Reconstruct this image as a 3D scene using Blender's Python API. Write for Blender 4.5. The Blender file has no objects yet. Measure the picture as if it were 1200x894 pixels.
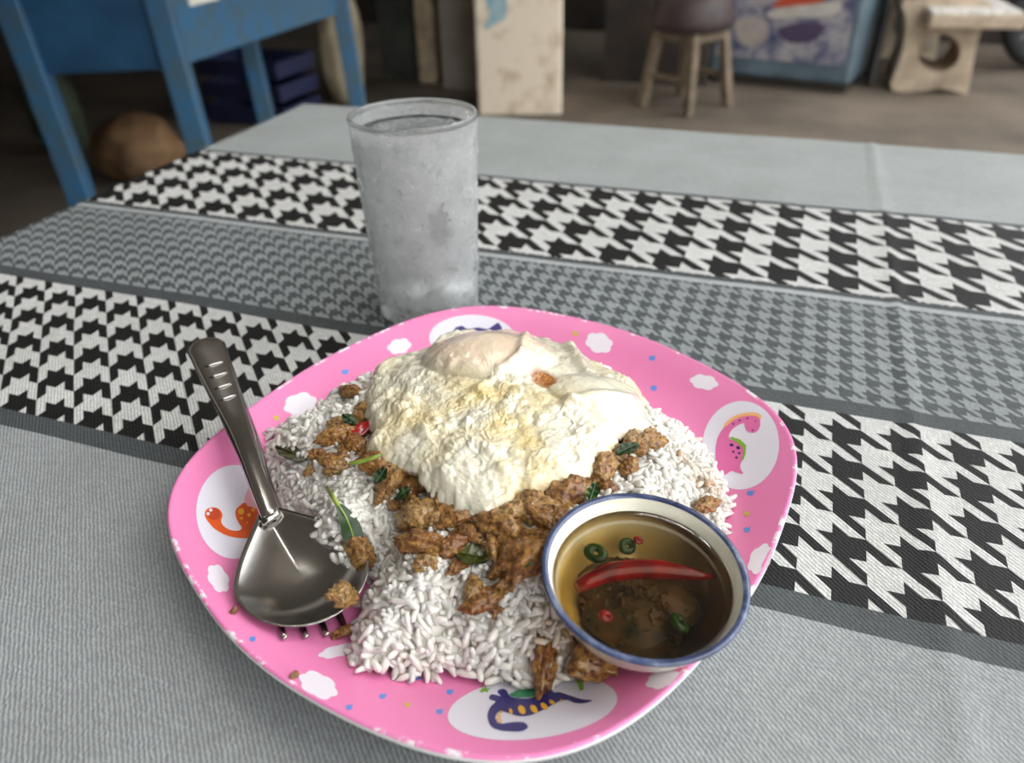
import bpy, bmesh, math, random
import numpy as np
from mathutils import Vector, Matrix

random.seed(7)
RNG = np.random.default_rng(7)
scene = bpy.context.scene
COL = scene.collection

# ------------------------------------------------------------------ camera
# World: metres, table top at z = 0, floor at z = -0.75, X along the cloth stripes.
S = 0.024                                   # repeat of the near houndstooth check
OX, OY = 1.58224801, 13.1710817             # offset of the check
FPX = 909.59
CAM = np.array([0.0, 0.0, 8.82544955 * S])
PITCH, YAW, ROLL = 0.57685872, 0.35564167, -0.02683134
_c, _s, _cp, _sp = math.cos(YAW), math.sin(YAW), math.cos(PITCH), math.sin(PITCH)
_r0 = np.array([_c, _s, 0]); _fy = np.array([-_s, _c, 0]); _z = np.array([0, 0, 1.0])
FWD = _cp * _fy - _sp * _z
_u0 = _sp * _fy + _cp * _z
RIGHT = math.cos(ROLL) * _r0 + math.sin(ROLL) * _u0
UP = -math.sin(ROLL) * _r0 + math.cos(ROLL) * _u0

cam_data = bpy.data.cameras.new('camera')
cam = bpy.data.objects.new('camera', cam_data)
COL.objects.link(cam)
cam.matrix_world = Matrix(((RIGHT[0], UP[0], -FWD[0], CAM[0]),
                           (RIGHT[1], UP[1], -FWD[1], CAM[1]),
                           (RIGHT[2], UP[2], -FWD[2], CAM[2]),
                           (0, 0, 0, 1)))
cam_data.sensor_width = 36.0
cam_data.sensor_fit = 'HORIZONTAL'
cam_data.lens = FPX * 36.0 / 1200.0
cam_data.clip_start = 0.01
cam_data.clip_end = 60
cam_data.dof.use_dof = True
cam_data.dof.focus_distance = 0.282
cam_data.dof.aperture_fstop = 9.5
scene.camera = cam

# ------------------------------------------------------------------ sky, light, exposure
world = bpy.data.worlds.new('world')
scene.world = world
world.use_nodes = True
bg = world.node_tree.nodes['Background']
bg.inputs['Color'].default_value = (0.96, 0.985, 1.0, 1)
bg.inputs['Strength'].default_value = 3.45

sun_d = bpy.data.lights.new('sun', 'SUN')
sun_d.energy = 0.6
sun_d.angle = math.radians(50)
sun_d.color = (1.0, 0.97, 0.93)
sun = bpy.data.objects.new('sun', sun_d)
COL.objects.link(sun)
sun.rotation_euler = Vector((-0.62, -0.35, -0.75)).to_track_quat('-Z', 'Y').to_euler()

vs = scene.view_settings
vs.view_transform = 'Standard'
vs.look = 'None'
vs.exposure = 0.0
vs.gamma = 1.0
vs.use_curve_mapping = False


def at(px, py, z=0.0):
    d = FWD + (px - 600) / FPX * RIGHT - (py - 447) / FPX * UP
    return CAM + d * ((z - CAM[2]) / d[2])


def zat(xy, py):
    """height above the plan point xy that is seen at image row py"""
    lo, hi = -1.5, 2.5
    for _ in range(50):
        m = 0.5 * (lo + hi)
        v = np.array([xy[0], xy[1], m]) - CAM
        y = 447 - FPX * (v @ UP) / (v @ FWD)
        if y > py: lo = m
        else: hi = m
    return lo


def hit(px, py, fn, extra=0.0, z0=0.015):
    z = z0
    for _ in range(30):
        p = at(px, py, z)
        z = 0.6 * z + 0.4 * (float(fn(p[0], p[1])) + extra)
    return at(px, py, z)


# ------------------------------------------------------------------ noise (numpy)
_perm = np.random.default_rng(3).permutation(256)
_perm = np.concatenate([_perm, _perm, _perm])
_grad = np.random.default_rng(5).normal(size=(256, 3))
_grad /= np.linalg.norm(_grad, axis=1)[:, None]


def pnoise(P):
    P = np.asarray(P, float)
    I = np.floor(P).astype(int); Fr = P - I
    U = Fr * Fr * Fr * (Fr * (Fr * 6 - 15) + 10)
    out = np.zeros(len(P))
    for dx in (0, 1):
        for dy in (0, 1):
            for dz in (0, 1):
                h = _perm[_perm[_perm[(I[:, 0] + dx) & 255] + ((I[:, 1] + dy) & 255)] + ((I[:, 2] + dz) & 255)]
                g = _grad[h]
                dot = g[:, 0] * (Fr[:, 0] - dx) + g[:, 1] * (Fr[:, 1] - dy) + g[:, 2] * (Fr[:, 2] - dz)
                w = (U[:, 0] if dx else 1 - U[:, 0]) * (U[:, 1] if dy else 1 - U[:, 1]) * (U[:, 2] if dz else 1 - U[:, 2])
                out += w * dot
    return out


def fbm(P, oct=4):
    a, s, out = 1.0, 1.0, 0
    for _ in range(oct):
        out = out + a * pnoise(np.asarray(P) * s + 17.3 * s); a *= 0.5; s *= 2.03
    return out


_cellr = np.random.default_rng(9).random((256, 3))


def worley(P):
    P = np.asarray(P, float)
    I = np.floor(P).astype(int)
    f1 = np.full(len(P), 9.0); f2 = np.full(len(P), 9.0)
    for dx in (-1, 0, 1):
        for dy in (-1, 0, 1):
            for dz in (-1, 0, 1):
                c = I + [dx, dy, dz]
                h = _perm[_perm[_perm[c[:, 0] & 255] + (c[:, 1] & 255)] + (c[:, 2] & 255)]
                d = np.linalg.norm(c + _cellr[h] - P, axis=1)
                n = d < f1
                f2 = np.where(n, f1, np.minimum(f2, d)); f1 = np.where(n, d, f1)
    return f1, f2


def v3(x, y=None, z=0.0):
    x = np.asarray(x, float)
    return np.stack([x, np.broadcast_to(y, x.shape), np.broadcast_to(z, x.shape)], axis=-1)


# ------------------------------------------------------------------ materials
def lin(r, g, b):
    f = lambda c: c / 12.92 if c <= 0.04045 else ((c + 0.055) / 1.055) ** 2.4
    return (f(r / 255), f(g / 255), f(b / 255), 1.0)


class NT:
    def __init__(self, name):
        self.m = bpy.data.materials.new(name); self.m.use_nodes = True
        self.t = self.m.node_tree; self.t.nodes.clear()
        self.out = self.t.nodes.new('ShaderNodeOutputMaterial')

    def n(self, typ, ins=None, **props):
        nd = self.t.nodes.new('ShaderNode' + typ)
        for k, v in props.items(): setattr(nd, k, v)
        for k, v in (ins or {}).items(): self.set(nd.inputs[k], v)
        return nd

    def set(self, sock, v):
        if isinstance(v, bpy.types.NodeSocket): self.t.links.new(v, sock)
        elif isinstance(v, bpy.types.Node): self.t.links.new(v.outputs[0], sock)
        else: sock.default_value = v

    def math(self, op, a, b=None, c=None):
        nd = self.n('Math', operation=op)
        for i, v in enumerate((a, b, c)):
            if v is not None: self.set(nd.inputs[i], v)
        return nd.outputs[0]

    def mix(self, f, a, b, blend='MIX'):
        nd = self.n('Mix', data_type='RGBA', blend_type=blend)
        self.set(nd.inputs[0], f); self.set(nd.inputs[6], a); self.set(nd.inputs[7], b)
        return nd.outputs[2]

    def ramp(self, f, stops, interp='LINEAR'):
        nd = self.n('ValToRGB'); cr = nd.color_ramp; cr.interpolation = interp
        while len(cr.elements) < len(stops): cr.elements.new(0.5)
        for e, (p, c) in zip(cr.elements, stops):
            e.position = p
        for e, (p, c) in zip(cr.elements, stops):
            e.color = c if len(c) == 4 else (*c, 1)
        self.set(nd.inputs[0], f)
        return nd.outputs[0]

    def coord(self, which='Object'):
        return self.n('TexCoord').outputs[which]

    def noise(self, scale, detail=3, rough=0.5, vec=None, out='Fac'):
        nd = self.n('TexNoise', {'Scale': scale, 'Detail': detail, 'Roughness': rough})
        if vec is not None: self.set(nd.inputs['Vector'], vec)
        return nd.outputs[out]

    def bump(self, h, strength=0.3, dist=0.001, normal=None):
        nd = self.n('Bump', {'Height': h, 'Strength': strength, 'Distance': dist})
        if normal is not None: self.set(nd.inputs['Normal'], normal)
        return nd.outputs[0]

    def pbr(self, **kw):
        names = dict(color='Base Color', rough='Roughness', metal='Metallic', spec='Specular IOR Level', normal='Normal',
                     trans='Transmission Weight', ior='IOR', sss='Subsurface Weight', sssr='Subsurface Radius',
                     ssss='Subsurface Scale', coat='Coat Weight', coatr='Coat Roughness', sheen='Sheen Weight', alpha='Alpha')
        nd = self.n('BsdfPrincipled')
        for k, v in kw.items(): self.set(nd.inputs[names[k]], v)
        return nd.outputs[0]

    def done(self, surf, vol=None):
        self.t.links.new(surf, self.out.inputs['Surface'])
        if vol is not None: self.t.links.new(vol, self.out.inputs['Volume'])
        return self.m


def simple(name, rgb, rough=0.5, metal=0.0, var=0.0, scale=20, bump=0.0, bscale=None, bdist=0.002, rgb2=None, **kw):
    t = NT(name)
    co = t.coord()
    c = lin(*rgb)
    if rgb2 is not None or var:
        f = t.ramp(t.noise(scale, 5, 0.6, co), [(0.35, (0, 0, 0)), (0.68, (1, 1, 1))])
        c2 = lin(*rgb2) if rgb2 else tuple(x * (1 - var) for x in c[:3]) + (1,)
        c = t.mix(f, c, c2)
    d = dict(color=c, rough=rough, metal=metal, **kw)
    if bump: d['normal'] = t.bump(t.noise(bscale or scale * 2, 4, 0.6, co), bump, bdist)
    return t.done(t.pbr(**d))


# ------------------------------------------------------------------ objects
def tag(o, label=None, cat=None, group=None, kind=None):
    for k, v in (('label', label), ('category', cat), ('group', group), ('kind', kind)):
        if v: o[k] = v
    return o


def obj(name, verts, faces, mat, parent=None, smooth=True, loc=(0, 0, 0)):
    me = bpy.data.meshes.new(name)
    me.from_pydata([tuple(map(float, v)) for v in verts], [], [tuple(map(int, f)) for f in faces])
    me.update()
    return mobj(name, me, mat, parent, smooth, loc)


def mobj(name, me, mat, parent=None, smooth=True, loc=(0, 0, 0)):
    for m in (mat if isinstance(mat, (list, tuple)) else [mat]): me.materials.append(m)
    if smooth:
        me.polygons.foreach_set('use_smooth', [True] * len(me.polygons))
    o = bpy.data.objects.new(name, me)
    o.location = loc
    COL.objects.link(o)
    if parent is not None: o.parent = parent
    return o


def bobj(name, bm, mat, parent=None, smooth=False, loc=(0, 0, 0), bevel=0.0, seg=2):
    if bevel:
        bmesh.ops.bevel(bm, geom=list(bm.edges), offset=bevel, segments=seg, affect='EDGES', profile=0.5)
    bmesh.ops.recalc_face_normals(bm, faces=bm.faces)
    me = bpy.data.meshes.new(name); bm.to_mesh(me); bm.free()
    return mobj(name, me, mat, parent, smooth, loc)


def empty(name, loc=(0, 0, 0), rz=0.0):
    o = bpy.data.objects.new(name, None)
    o.empty_display_size = 0.02
    o.location = loc; o.rotation_euler = (0, 0, rz)
    COL.objects.link(o)
    return o


def box_bm(cx, cy, cz, sx, sy, sz, rz=0.0, bm=None):
    bm = bm or bmesh.new()
    m = Matrix.Translation((cx, cy, cz)) @ Matrix.Rotation(rz, 4, 'Z') @ Matrix.Diagonal((sx, sy, sz, 1))
    bmesh.ops.create_cube(bm, size=1.0, matrix=m)
    return bm


def bar_bm(a, b, w, d, updir=(0, 0, 1), bm=None):
    """rectangular bar from a to b"""
    bm = bm or bmesh.new()
    a, b = Vector(a), Vector(b)
    ax = (b - a); L = ax.length; ax.normalize()
    u = Vector(updir); sx = ax.cross(u)
    if sx.length < 1e-4: sx = ax.cross(Vector((0, 1, 0)))
    sx.normalize(); sy = sx.cross(ax)
    m = Matrix((sx, sy, ax)).transposed().to_4x4()
    m = Matrix.Translation((a + b) / 2) @ m @ Matrix.Diagonal((w, d, L, 1))
    bmesh.ops.create_cube(bm, size=1.0, matrix=m)
    return bm


def lathe(profile, n=64, close=False):
    """(r,z) profile to verts, faces; end radii of 0 collapse to a pole"""
    V, Fc, rows = [], [], []
    for r, z in profile:
        if r < 1e-7:
            rows.append([len(V)]); V.append((0, 0, z))
        else:
            rows.append(list(range(len(V), len(V) + n)))
            for k in range(n):
                a = 2 * math.pi * k / n; V.append((r * math.cos(a), r * math.sin(a), z))
    pairs = list(zip(rows[:-1], rows[1:])) + ([(rows[-1], rows[0])] if close else [])
    for A, B in pairs:
        for k in range(n):
            k2 = (k + 1) % n
            if len(A) == 1 and len(B) == 1: continue
            if len(A) == 1: Fc.append((A[0], B[k2], B[k]))
            elif len(B) == 1: Fc.append((A[k], A[k2], B[0]))
            else: Fc.append((A[k], A[k2], B[k2], B[k]))
    return V, Fc


def tube(path, radii, n=10):
    """closed tube through path points"""
    path = [Vector(p) for p in path]
    V, Fc = [], []
    prev = None
    for i, p in enumerate(path):
        t = (path[min(i + 1, len(path) - 1)] - path[max(i - 1, 0)]).normalized()
        if prev is None:
            a = t.cross(Vector((0, 0, 1)))
            if a.length < 1e-3: a = t.cross(Vector((1, 0, 0)))
        else:
            a = prev - t * prev.dot(t)
        a.normalize(); prev = a
        b = t.cross(a)
        r = radii[i] if hasattr(radii, '__len__') else radii
        for k in range(n):
            th = 2 * math.pi * k / n
            V.append(p + a * r * math.cos(th) + b * r * math.sin(th))
    for i in range(len(path) - 1):
        for k in range(n):
            k2 = (k + 1) % n
            Fc.append((i * n + k, i * n + k2, (i + 1) * n + k2, (i + 1) * n + k))
    Fc.append(tuple(reversed(range(n)))); Fc.append(tuple(range((len(path) - 1) * n, len(path) * n)))
    return V, Fc


def inside(poly, x, y):
    x = np.asarray(x); y = np.asarray(y)
    r = np.zeros(x.shape, bool)
    n = len(poly)
    for i in range(n):
        x1, y1 = poly[i]; x2, y2 = poly[(i + 1) % n]
        if y1 == y2: continue
        c = ((y1 > y) != (y2 > y)) & (x < (x2 - x1) * (y - y1) / (y2 - y1) + x1)
        r ^= c
    return r


def sdist(poly, x, y):
    """signed distance, positive inside"""
    x = np.atleast_1d(np.asarray(x, float)); y = np.atleast_1d(np.asarray(y, float))
    d = np.full(x.shape, 9.0)
    n = len(poly)
    for i in range(n):
        ax, ay = poly[i]; bx, by = poly[(i + 1) % n]
        ux, uy = bx - ax, by - ay
        t = np.clip(((x - ax) * ux + (y - ay) * uy) / (ux * ux + uy * uy + 1e-12), 0, 1)
        d = np.minimum(d, np.hypot(x - ax - t * ux, y - ay - t * uy))
    return np.where(inside(poly, x, y), d, -d)


def smooth_poly(P, n=4):
    """closed Catmull-Rom through P"""
    P = np.asarray(P, float); N = len(P); out = []
    for i in range(N):
        a, b, c, d = P[i - 1], P[i], P[(i + 1) % N], P[(i + 2) % N]
        for k in range(n):
            t = k / n
            out.append(0.5 * ((2 * b) + (c - a) * t + (2 * a - 5 * b + 4 * c - d) * t * t + (3 * b - a - 3 * c + d) * t ** 3))
    return np.array(out)


# ================================================================== THE SETTING
FZ = -0.75
M_floor = simple('worn_concrete', (126, 114, 100), 0.6, rgb2=(88, 80, 71), scale=2.2, bump=0.15, bscale=30)
M_wall_dark = simple('dark_plaster', (66, 56, 48), 0.85, rgb2=(36, 31, 28), scale=3, bump=0.2, bscale=20)  # two dark brown tones mixed at random
M_ceil = simple('ceiling_boards', (176, 170, 162), 0.9, var=0.15, scale=4)


def slab(name, x0, x1, y0, y1, z0, z1, mat, label=None):
    o = bobj(name, box_bm((x0 + x1) / 2, (y0 + y1) / 2, (z0 + z1) / 2, x1 - x0, y1 - y0, z1 - z0), mat)
    tag(o, label=label, kind='structure')
    return o


slab('floor', -5, 6, -3, 6.5, FZ - 0.1, FZ, M_floor, 'worn brown concrete floor')
slab('wall_back', -5, 6, 6.0, 6.15, FZ, 2.2, M_wall_dark, 'dark plaster back wall')
slab('wall_left', -5, -4.85, -3, 6.0, FZ, 2.2, M_wall_dark, 'dark plaster side wall behind blue table')
slab('light_block_front', -5, 1.6, -3.1, -3, FZ, 2.2, M_wall_dark, 'added dark wall out of view that blocks light from the front')  # added behind the camera to cut front light, leaving the right side open
slab('ceiling', -5, 0.9, -3, 6.0, 2.2, 2.3, M_ceil, 'low dark ceiling of the shop')

slab('shade_slab_rear', -4.85, -1.95, 3.2, 5.9, 0.42, 0.50, M_ceil, 'added slab out of view that darkens the passage behind the blue table')  # added above the view to keep daylight off the rear passage
slab('shade_slab_corner', -4.85, -0.85, -2.9, 3.2, 0.42, 0.50, M_ceil, 'added slab out of view that darkens the blue table corner')  # unseen slab, added so the corner under the blue table falls dark
slab('wall_partition', -1.05, -0.50, 4.40, 4.48, FZ, 2.1, M_wall_dark, 'dark brown partition between the pale pillar and the cooler')

# fluorescent tube lamps on the ceiling
def tube_lamp(x, y, rz, label):
    r = empty('tube_lamp', (x, y, 2.2), rz)
    tag(r, label, 'lamp')
    bobj('fitting', box_bm(0, 0, -0.025, 1.26, 0.06, 0.05), M_white_fit, r, bevel=0.006)
    tv = tube([(-0.6, 0, -0.075), (0.6, 0, -0.075)], 0.014, 14)
    t = NT('lit_tube'); e = t.n('Emission', {'Color': (1.0, 0.98, 0.94, 1), 'Strength': 55.0})
    obj('tube', tv[0], tv[1], t.done(e.outputs[0]), r)
    for s in (-1, 1):
        bobj('holder', box_bm(s * 0.6, 0, -0.06, 0.02, 0.035, 0.06), M_white_fit, r)


M_white_fit = simple('white_enamel', (220, 220, 216), 0.4)
tube_lamp(-0.35, 0.95, 0.2, 'white fluorescent tube lamp on the ceiling above the dining table')

# ================================================================== TABLE AND CLOTH
TX0, TX1, TY0, TY1 = -0.535, 0.62, -0.05, 0.782
M_wood = simple('table_wood', (120, 84, 54), 0.5, rgb2=(88, 60, 38), scale=14)
M_steel_leg = simple('table_leg_steel', (130, 132, 134), 0.35, metal=0.9)
table = empty('dining_table', ((TX0 + TX1) / 2, (TY0 + TY1) / 2, FZ))
tag(table, 'wooden dining table hidden under the grey houndstooth cloth', 'table')
bobj('table_top', box_bm(0, 0, -FZ - 0.0165, TX1 - TX0 - 0.006, TY1 - TY0 - 0.006, 0.028), M_wood, table, bevel=0.003)
for sx in (-1, 1):
    for sy in (-1, 1):
        bobj('leg', box_bm(sx * 0.5, sy * 0.34, (-FZ - 0.03) / 2, 0.045, 0.045, -FZ - 0.03), M_steel_leg, table, bevel=0.003)

t = NT('houndstooth_cloth')
co = t.coord()
warp = t.n('TexNoise', {'Vector': co, 'Scale': 9.0, 'Detail': 1.0})
wv = t.n('VectorMath', operation='SUBTRACT'); t.set(wv.inputs[0], warp.outputs['Color']); t.set(wv.inputs[1], (0.5, 0.5, 0.5))
wv2 = t.n('VectorMath', operation='SCALE'); t.set(wv2.inputs[0], wv.outputs[0]); wv2.inputs['Scale'].default_value = 0.0035
wv3 = t.n('VectorMath', operation='ADD'); t.set(wv3.inputs[0], co); t.set(wv3.inputs[1], wv2.outputs[0])
sep = t.n('SeparateXYZ', {0: wv3.outputs[0]})
U = t.math('MULTIPLY_ADD', sep.outputs[0], 1 / S, -OX)          # along the stripe, in checks
V = t.math('MULTIPLY_ADD', sep.outputs[1], -1 / S, OY)          # across the stripes


def hound(pi, pj, i0, j0):
    i = t.math('MULTIPLY_ADD', U, 1 / pi, -i0 / pi + 0.5 + 64)
    j = t.math('MULTIPLY_ADD', V, 1 / pj, -j0 / pj + 0.5 + 64)
    fi = t.math('GREATER_THAN', t.math('FRACT', i), 0.5)
    fj = t.math('GREATER_THAN', t.math('FRACT', j), 0.5)
    d = t.math('MULTIPLY', t.math('ADD', t.math('SUBTRACT', i, j), 200.0), 2.0)
    tw = t.math('LESS_THAN', t.math('FRACT', d), 0.5)
    return t.math('ADD', t.math('MULTIPLY', tw, fi), t.math('MULTIPLY', t.math('SUBTRACT', 1.0, tw), fj))


h_near = hound(1.0, 1.0, 0.0, 0.0)
h_far = hound(1.485, 1.53, -0.2, -8.43)
h_fine = hound(0.51, 0.52, 0.1, 0.2)
sel_fine = t.math('GREATER_THAN', V, -5.9)
sel_near = t.math('GREATER_THAN', V, -0.9)
msk = t.math('MULTIPLY_ADD', t.math('SUBTRACT', h_fine, h_far), sel_fine, h_far)
msk = t.math('MULTIPLY_ADD', t.math('SUBTRACT', h_near, msk), sel_near, msk)
vn = t.math('MULTIPLY_ADD', V, 1 / 60.0, 0.5)
pos = lambda j: j / 60.0 + 0.5
G1, G2 = lin(164, 168, 169), lin(172, 177, 176)
DK, LT = lin(82, 87, 89), lin(182, 186, 187)
BK, WH = lin(18, 18, 19), lin(218, 218, 215)
FD, FL = lin(84, 90, 92), lin(154, 160, 161)
light = t.ramp(vn, [(0, G2), (pos(-12.1), DK), (pos(-11.93), WH), (pos(-6.05), DK), (pos(-5.80), LT), (pos(-5.55), FL),
                    (pos(-1.17), LT), (pos(-1.0), DK), (pos(-0.68), WH), (pos(4.37), DK), (pos(4.77), G1)], 'CONSTANT')
dark = t.ramp(vn, [(0, G2), (pos(-12.1), DK), (pos(-11.93), BK), (pos(-6.05), DK), (pos(-5.80), LT), (pos(-5.55), FD),
                   (pos(-1.17), LT), (pos(-1.0), DK), (pos(-0.68), BK), (pos(4.37), DK), (pos(4.77), G1)], 'CONSTANT')
col = t.mix(msk, light, dark)
# twill threads
tw1 = t.n('TexWave', {'Vector': co, 'Scale': 300.0, 'Distortion': 2.0, 'Detail': 1.0}, wave_type='BANDS', bands_direction='DIAGONAL')
mp = t.n('Mapping', {'Vector': co, 'Rotation': (0, 0, 0.12), 'Scale': (160, 900, 1)})
thr = t.noise(1.0, 3, 0.6, mp.outputs[0])
mp2 = t.n('Mapping', {'Vector': co, 'Scale': (1100, 200, 1)})
thr2 = t.noise(1.0, 2, 0.6, mp2.outputs[0])
weave = t.math('ADD', t.math('MULTIPLY', tw1.outputs['Fac'], 0.5), t.math('ADD', thr, thr2))
shade = t.ramp(weave, [(0.9, (0.66, 0.66, 0.66)), (1.75, (1.16, 1.16, 1.16))])
shade.node.color_ramp.elements[0].position = 0.55
shade.node.color_ramp.elements[1].position = 1.0
t.set(shade.node.inputs[0], t.math('MULTIPLY', weave, 0.55))
col = t.mix(1.0, col, shade, 'MULTIPLY')
stain = t.ramp(t.noise(14, 5, 0.65, co), [(0.3, (0.88, 0.88, 0.87)), (0.65, (1.04, 1.04, 1.04))])
col = t.mix(1.0, col, stain, 'MULTIPLY')
nrm = t.bump(weave, 0.55, 0.0006)
M_cloth = t.done(t.pbr(color=col, rough=0.55, spec=0.38, normal=nrm))

# cloth sheet: flat on the table, hanging over all four edges
def cloth_sheet():
    drop = 0.20
    xs = np.concatenate([np.linspace(TX0 - drop, TX0 - 0.004, 26), np.linspace(TX0, TX1, 260), np.linspace(TX1 + 0.004, TX1 + drop, 26)])
    ys = np.concatenate([np.linspace(TY0 - drop, TY0 - 0.004, 26), np.linspace(TY0, TY1, 190), np.linspace(TY1 + 0.004, TY1 + drop, 26)])
    X, Y = np.meshgrid(xs, ys)
    ox = np.where(X < TX0, TX0 - X, np.where(X > TX1, X - TX1, 0))
    oy = np.where(Y < TY0, TY0 - Y, np.where(Y > TY1, Y - TY1, 0))
    sx = np.where(X < TX0, -1, 1); sy = np.where(Y < TY0, -1, 1)
    cx = np.clip(X, TX0, TX1); cy = np.clip(Y, TY0, TY1)
    D = np.maximum(ox, oy) + 0.25 * np.minimum(ox, oy)
    fl = fbm(v3(X.ravel() * 9, Y.ravel() * 9), 2).reshape(X.shape)
    out = 0.004 * (1 - np.exp(-D / 0.004)) + D * 0.06 * (1 + fl)
    PX = cx + sx * out * (ox > 0); PY = cy + sy * out * (oy > 0)
    P = v3(X.ravel(), Y.ravel())
    wr = 0.0011 * fbm(P * [3, 9, 1] + 3, 3) + 0.0005 * fbm(P * [14, 40, 1], 2)
    crease = (1.36 + 0.012 * ((OY - Y.ravel() / S) + 8) + OX) * S
    wr = wr + 0.0013 * np.exp(-((X.ravel() - crease) / 0.0028) ** 2)
    # it lies flat where the plate presses on it and under the glass
    flat = np.clip((np.hypot(X.ravel() + 0.094, Y.ravel() - 0.227) - 0.09) / 0.05, 0, 1)
    flat *= np.clip((np.hypot(X.ravel() + 0.187, Y.ravel() - 0.367) - 0.03) / 0.02, 0, 1)
    wr = np.minimum(wr, 0.0015) * flat
    PZ = -D + wr.reshape(X.shape) * (D < 0.001) - 0.0008
    n, m = X.shape
    idx = np.arange(n * m).reshape(n, m)
    q = np.stack([idx[:-1, :-1], idx[:-1, 1:], idx[1:, 1:], idx[1:, :-1]], -1).reshape(-1, 4)
    return np.stack([PX.ravel(), PY.ravel(), PZ.ravel()], 1), q


vv, ff = cloth_sheet()
cloth = obj('tablecloth', vv, ff, M_cloth)
tag(cloth, 'grey tablecloth with black and white houndstooth bands covering the dining table', 'tablecloth')

# ================================================================== PLATE
PC = np.array([-0.0931, 0.2246])
PZR, PZB = 0.020, 0.0055


def rout(th):
    return 0.1186 + 0.0055 * np.cos(4 * (th - 0.4695)) + 0.00092 * np.cos(8 * (th - 0.4695)) + 0.0039 * np.cos(2 * (th - 1.635))


def plate_prof(u):
    u = np.asarray(u, float)
    s = np.clip((u - 0.70) / 0.30, 0, 1)
    rise = s * s * (2.1 - 1.1 * s)
    return PZB + (PZR - PZB) * rise


def zplate(x, y):
    dx, dy = np.asarray(x) - PC[0], np.asarray(y) - PC[1]
    return plate_prof(np.hypot(dx, dy) / rout(np.arctan2(dy, dx)))


t = NT('pink_melamine')
co = t.coord()
wear = t.ramp(t.noise(9, 4, 0.6, co), [(0.3, lin(236, 136, 185)), (0.7, lin(231, 126, 176))])
M_pink = t.done(t.pbr(color=wear, rough=0.33, spec=0.5, coat=0.15, coatr=0.25))
M_white_mel = simple('white_melamine', (226, 222, 220), 0.35)
M_lip = (lambda t: t.done(t.pbr(color=t.mix(t.ramp(t.noise(90, 4, 0.7, t.coord()), [(0.54, (0, 0, 0)), (0.60, (1, 1, 1))]),
                                         lin(232, 132, 182), lin(236, 226, 230)), rough=0.35)))(NT('worn_plate_lip'))

NA = 288
ths = np.linspace(0, 2 * np.pi, NA, endpoint=False)
rows = []
for u in list(np.linspace(0.05, 0.62, 12)) + list(np.linspace(0.64, 0.985, 24)):
    rows.append((u, 0.0, float(plate_prof(u)), 0))
rows += [(0.994, 0, PZR - 0.0001, 1), (1.0, 0, PZR - 0.0007, 1), (1.002, 0.0, PZR - 0.0016, 2), (0.999, 0, PZR - 0.0027, 2), (0.985, 0, PZR - 0.0036, 2)]
for u in np.linspace(0.96, 0.70, 14):
    rows.append((u, 0, float(plate_prof(u)) - 0.0034, 2))
rows += [(0.67, 0, 0.0022, 2), (0.665, 0, 0.0002, 2), (0.645, 0, 0.0, 2), (0.64, 0, 0.0018, 2), (0.4, 0, 0.002, 2), (0.05, 0, 0.002, 2)]
V_, F_, MI = [], [], []
V_.append((0, 0, PZB))
for (u, e, z, m) in rows:
    r = rout(ths) * u
    V_ += [(r[k] * math.cos(ths[k]), r[k] * math.sin(ths[k]), z) for k in range(NA)]
for k in range(NA):
    F_.append((0, 1 + k, 1 + (k + 1) % NA)); MI.append(0)
for i in range(len(rows) - 1):
    for k in range(NA):
        k2 = (k + 1) % NA
        F_.append((1 + i * NA + k, 1 + (i + 1) * NA + k, 1 + (i + 1) * NA + k2, 1 + i * NA + k2)); MI.append(rows[i + 1][3])
last = len(V_); V_.append((0, 0, 0.002)); base = 1 + (len(rows) - 1) * NA
for k in range(NA):
    F_.append((base + k, last, base + (k + 1) % NA)); MI.append(2)
plate = empty('dinner_plate', (PC[0], PC[1], 0))
tag(plate, 'pink melamine plate printed with dinosaurs and clouds, holding the rice dish', 'plate')
dish = obj('dish', V_, F_, [M_pink, M_lip, M_white_mel], plate)
dish.data.polygons.foreach_set('material_index', MI)


# --- printed decoration, thin film following the plate surface
def decal(name, pts, mat, lift, parent=None, step=0.0016, photo=True):
    if photo:
        pts = [hit(x, y, zplate)[:2] for x, y in pts]
    pts = np.array(pts)
    bm = bmesh.new()
    # resample the outline
    out = []
    n = len(pts)
    for i in range(n):
        a, b = pts[i], pts[(i + 1) % n]
        k = max(1, int(np.hypot(*(b - a)) / step))
        for j in range(k): out.append(a + (b - a) * j / k)
    es = []
    vs_ = [bm.verts.new((p[0], p[1], 0)) for p in out]
    for i in range(len(vs_)): es.append(bm.edges.new((vs_[i], vs_[(i + 1) % len(vs_)])))
    bmesh.ops.triangle_fill(bm, use_beauty=True, use_dissolve=False, edges=es)
    for _ in range(7):
        long = [e for e in bm.edges if e.calc_length() > 2.2 * step]
        if not long: break
        bmesh.ops.subdivide_edges(bm, edges=long, cuts=1)
        bmesh.ops.triangulate(bm, faces=[f for f in bm.faces if len(f.verts) > 3])
    for v in bm.verts:
        v.co.z = float(zplate(v.co.x, v.co.y)) + lift
        v.co.x -= PC[0]; v.co.y -= PC[1]
    for f in bm.faces:
        f.normal_update()
        if f.normal.z < 0: f.normal_flip()
    me = bpy.data.meshes.new(name); bm.to_mesh(me); bm.free()
    return mobj(name, me, mat, parent or dish)


def ell(cx, cy, a, b, rot=0.0, n=48):
    c, s = math.cos(rot), math.sin(rot)
    return [(cx + a * math.cos(q) * c - b * math.sin(q) * s, cy + a * math.cos(q) * s + b * math.sin(q) * c)
            for q in np.linspace(0, 2 * np.pi, n, endpoint=False)]


def print_mat(name, rgb): return simple(name, rgb, 0.35, coat=0.15, coatr=0.25)


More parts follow.
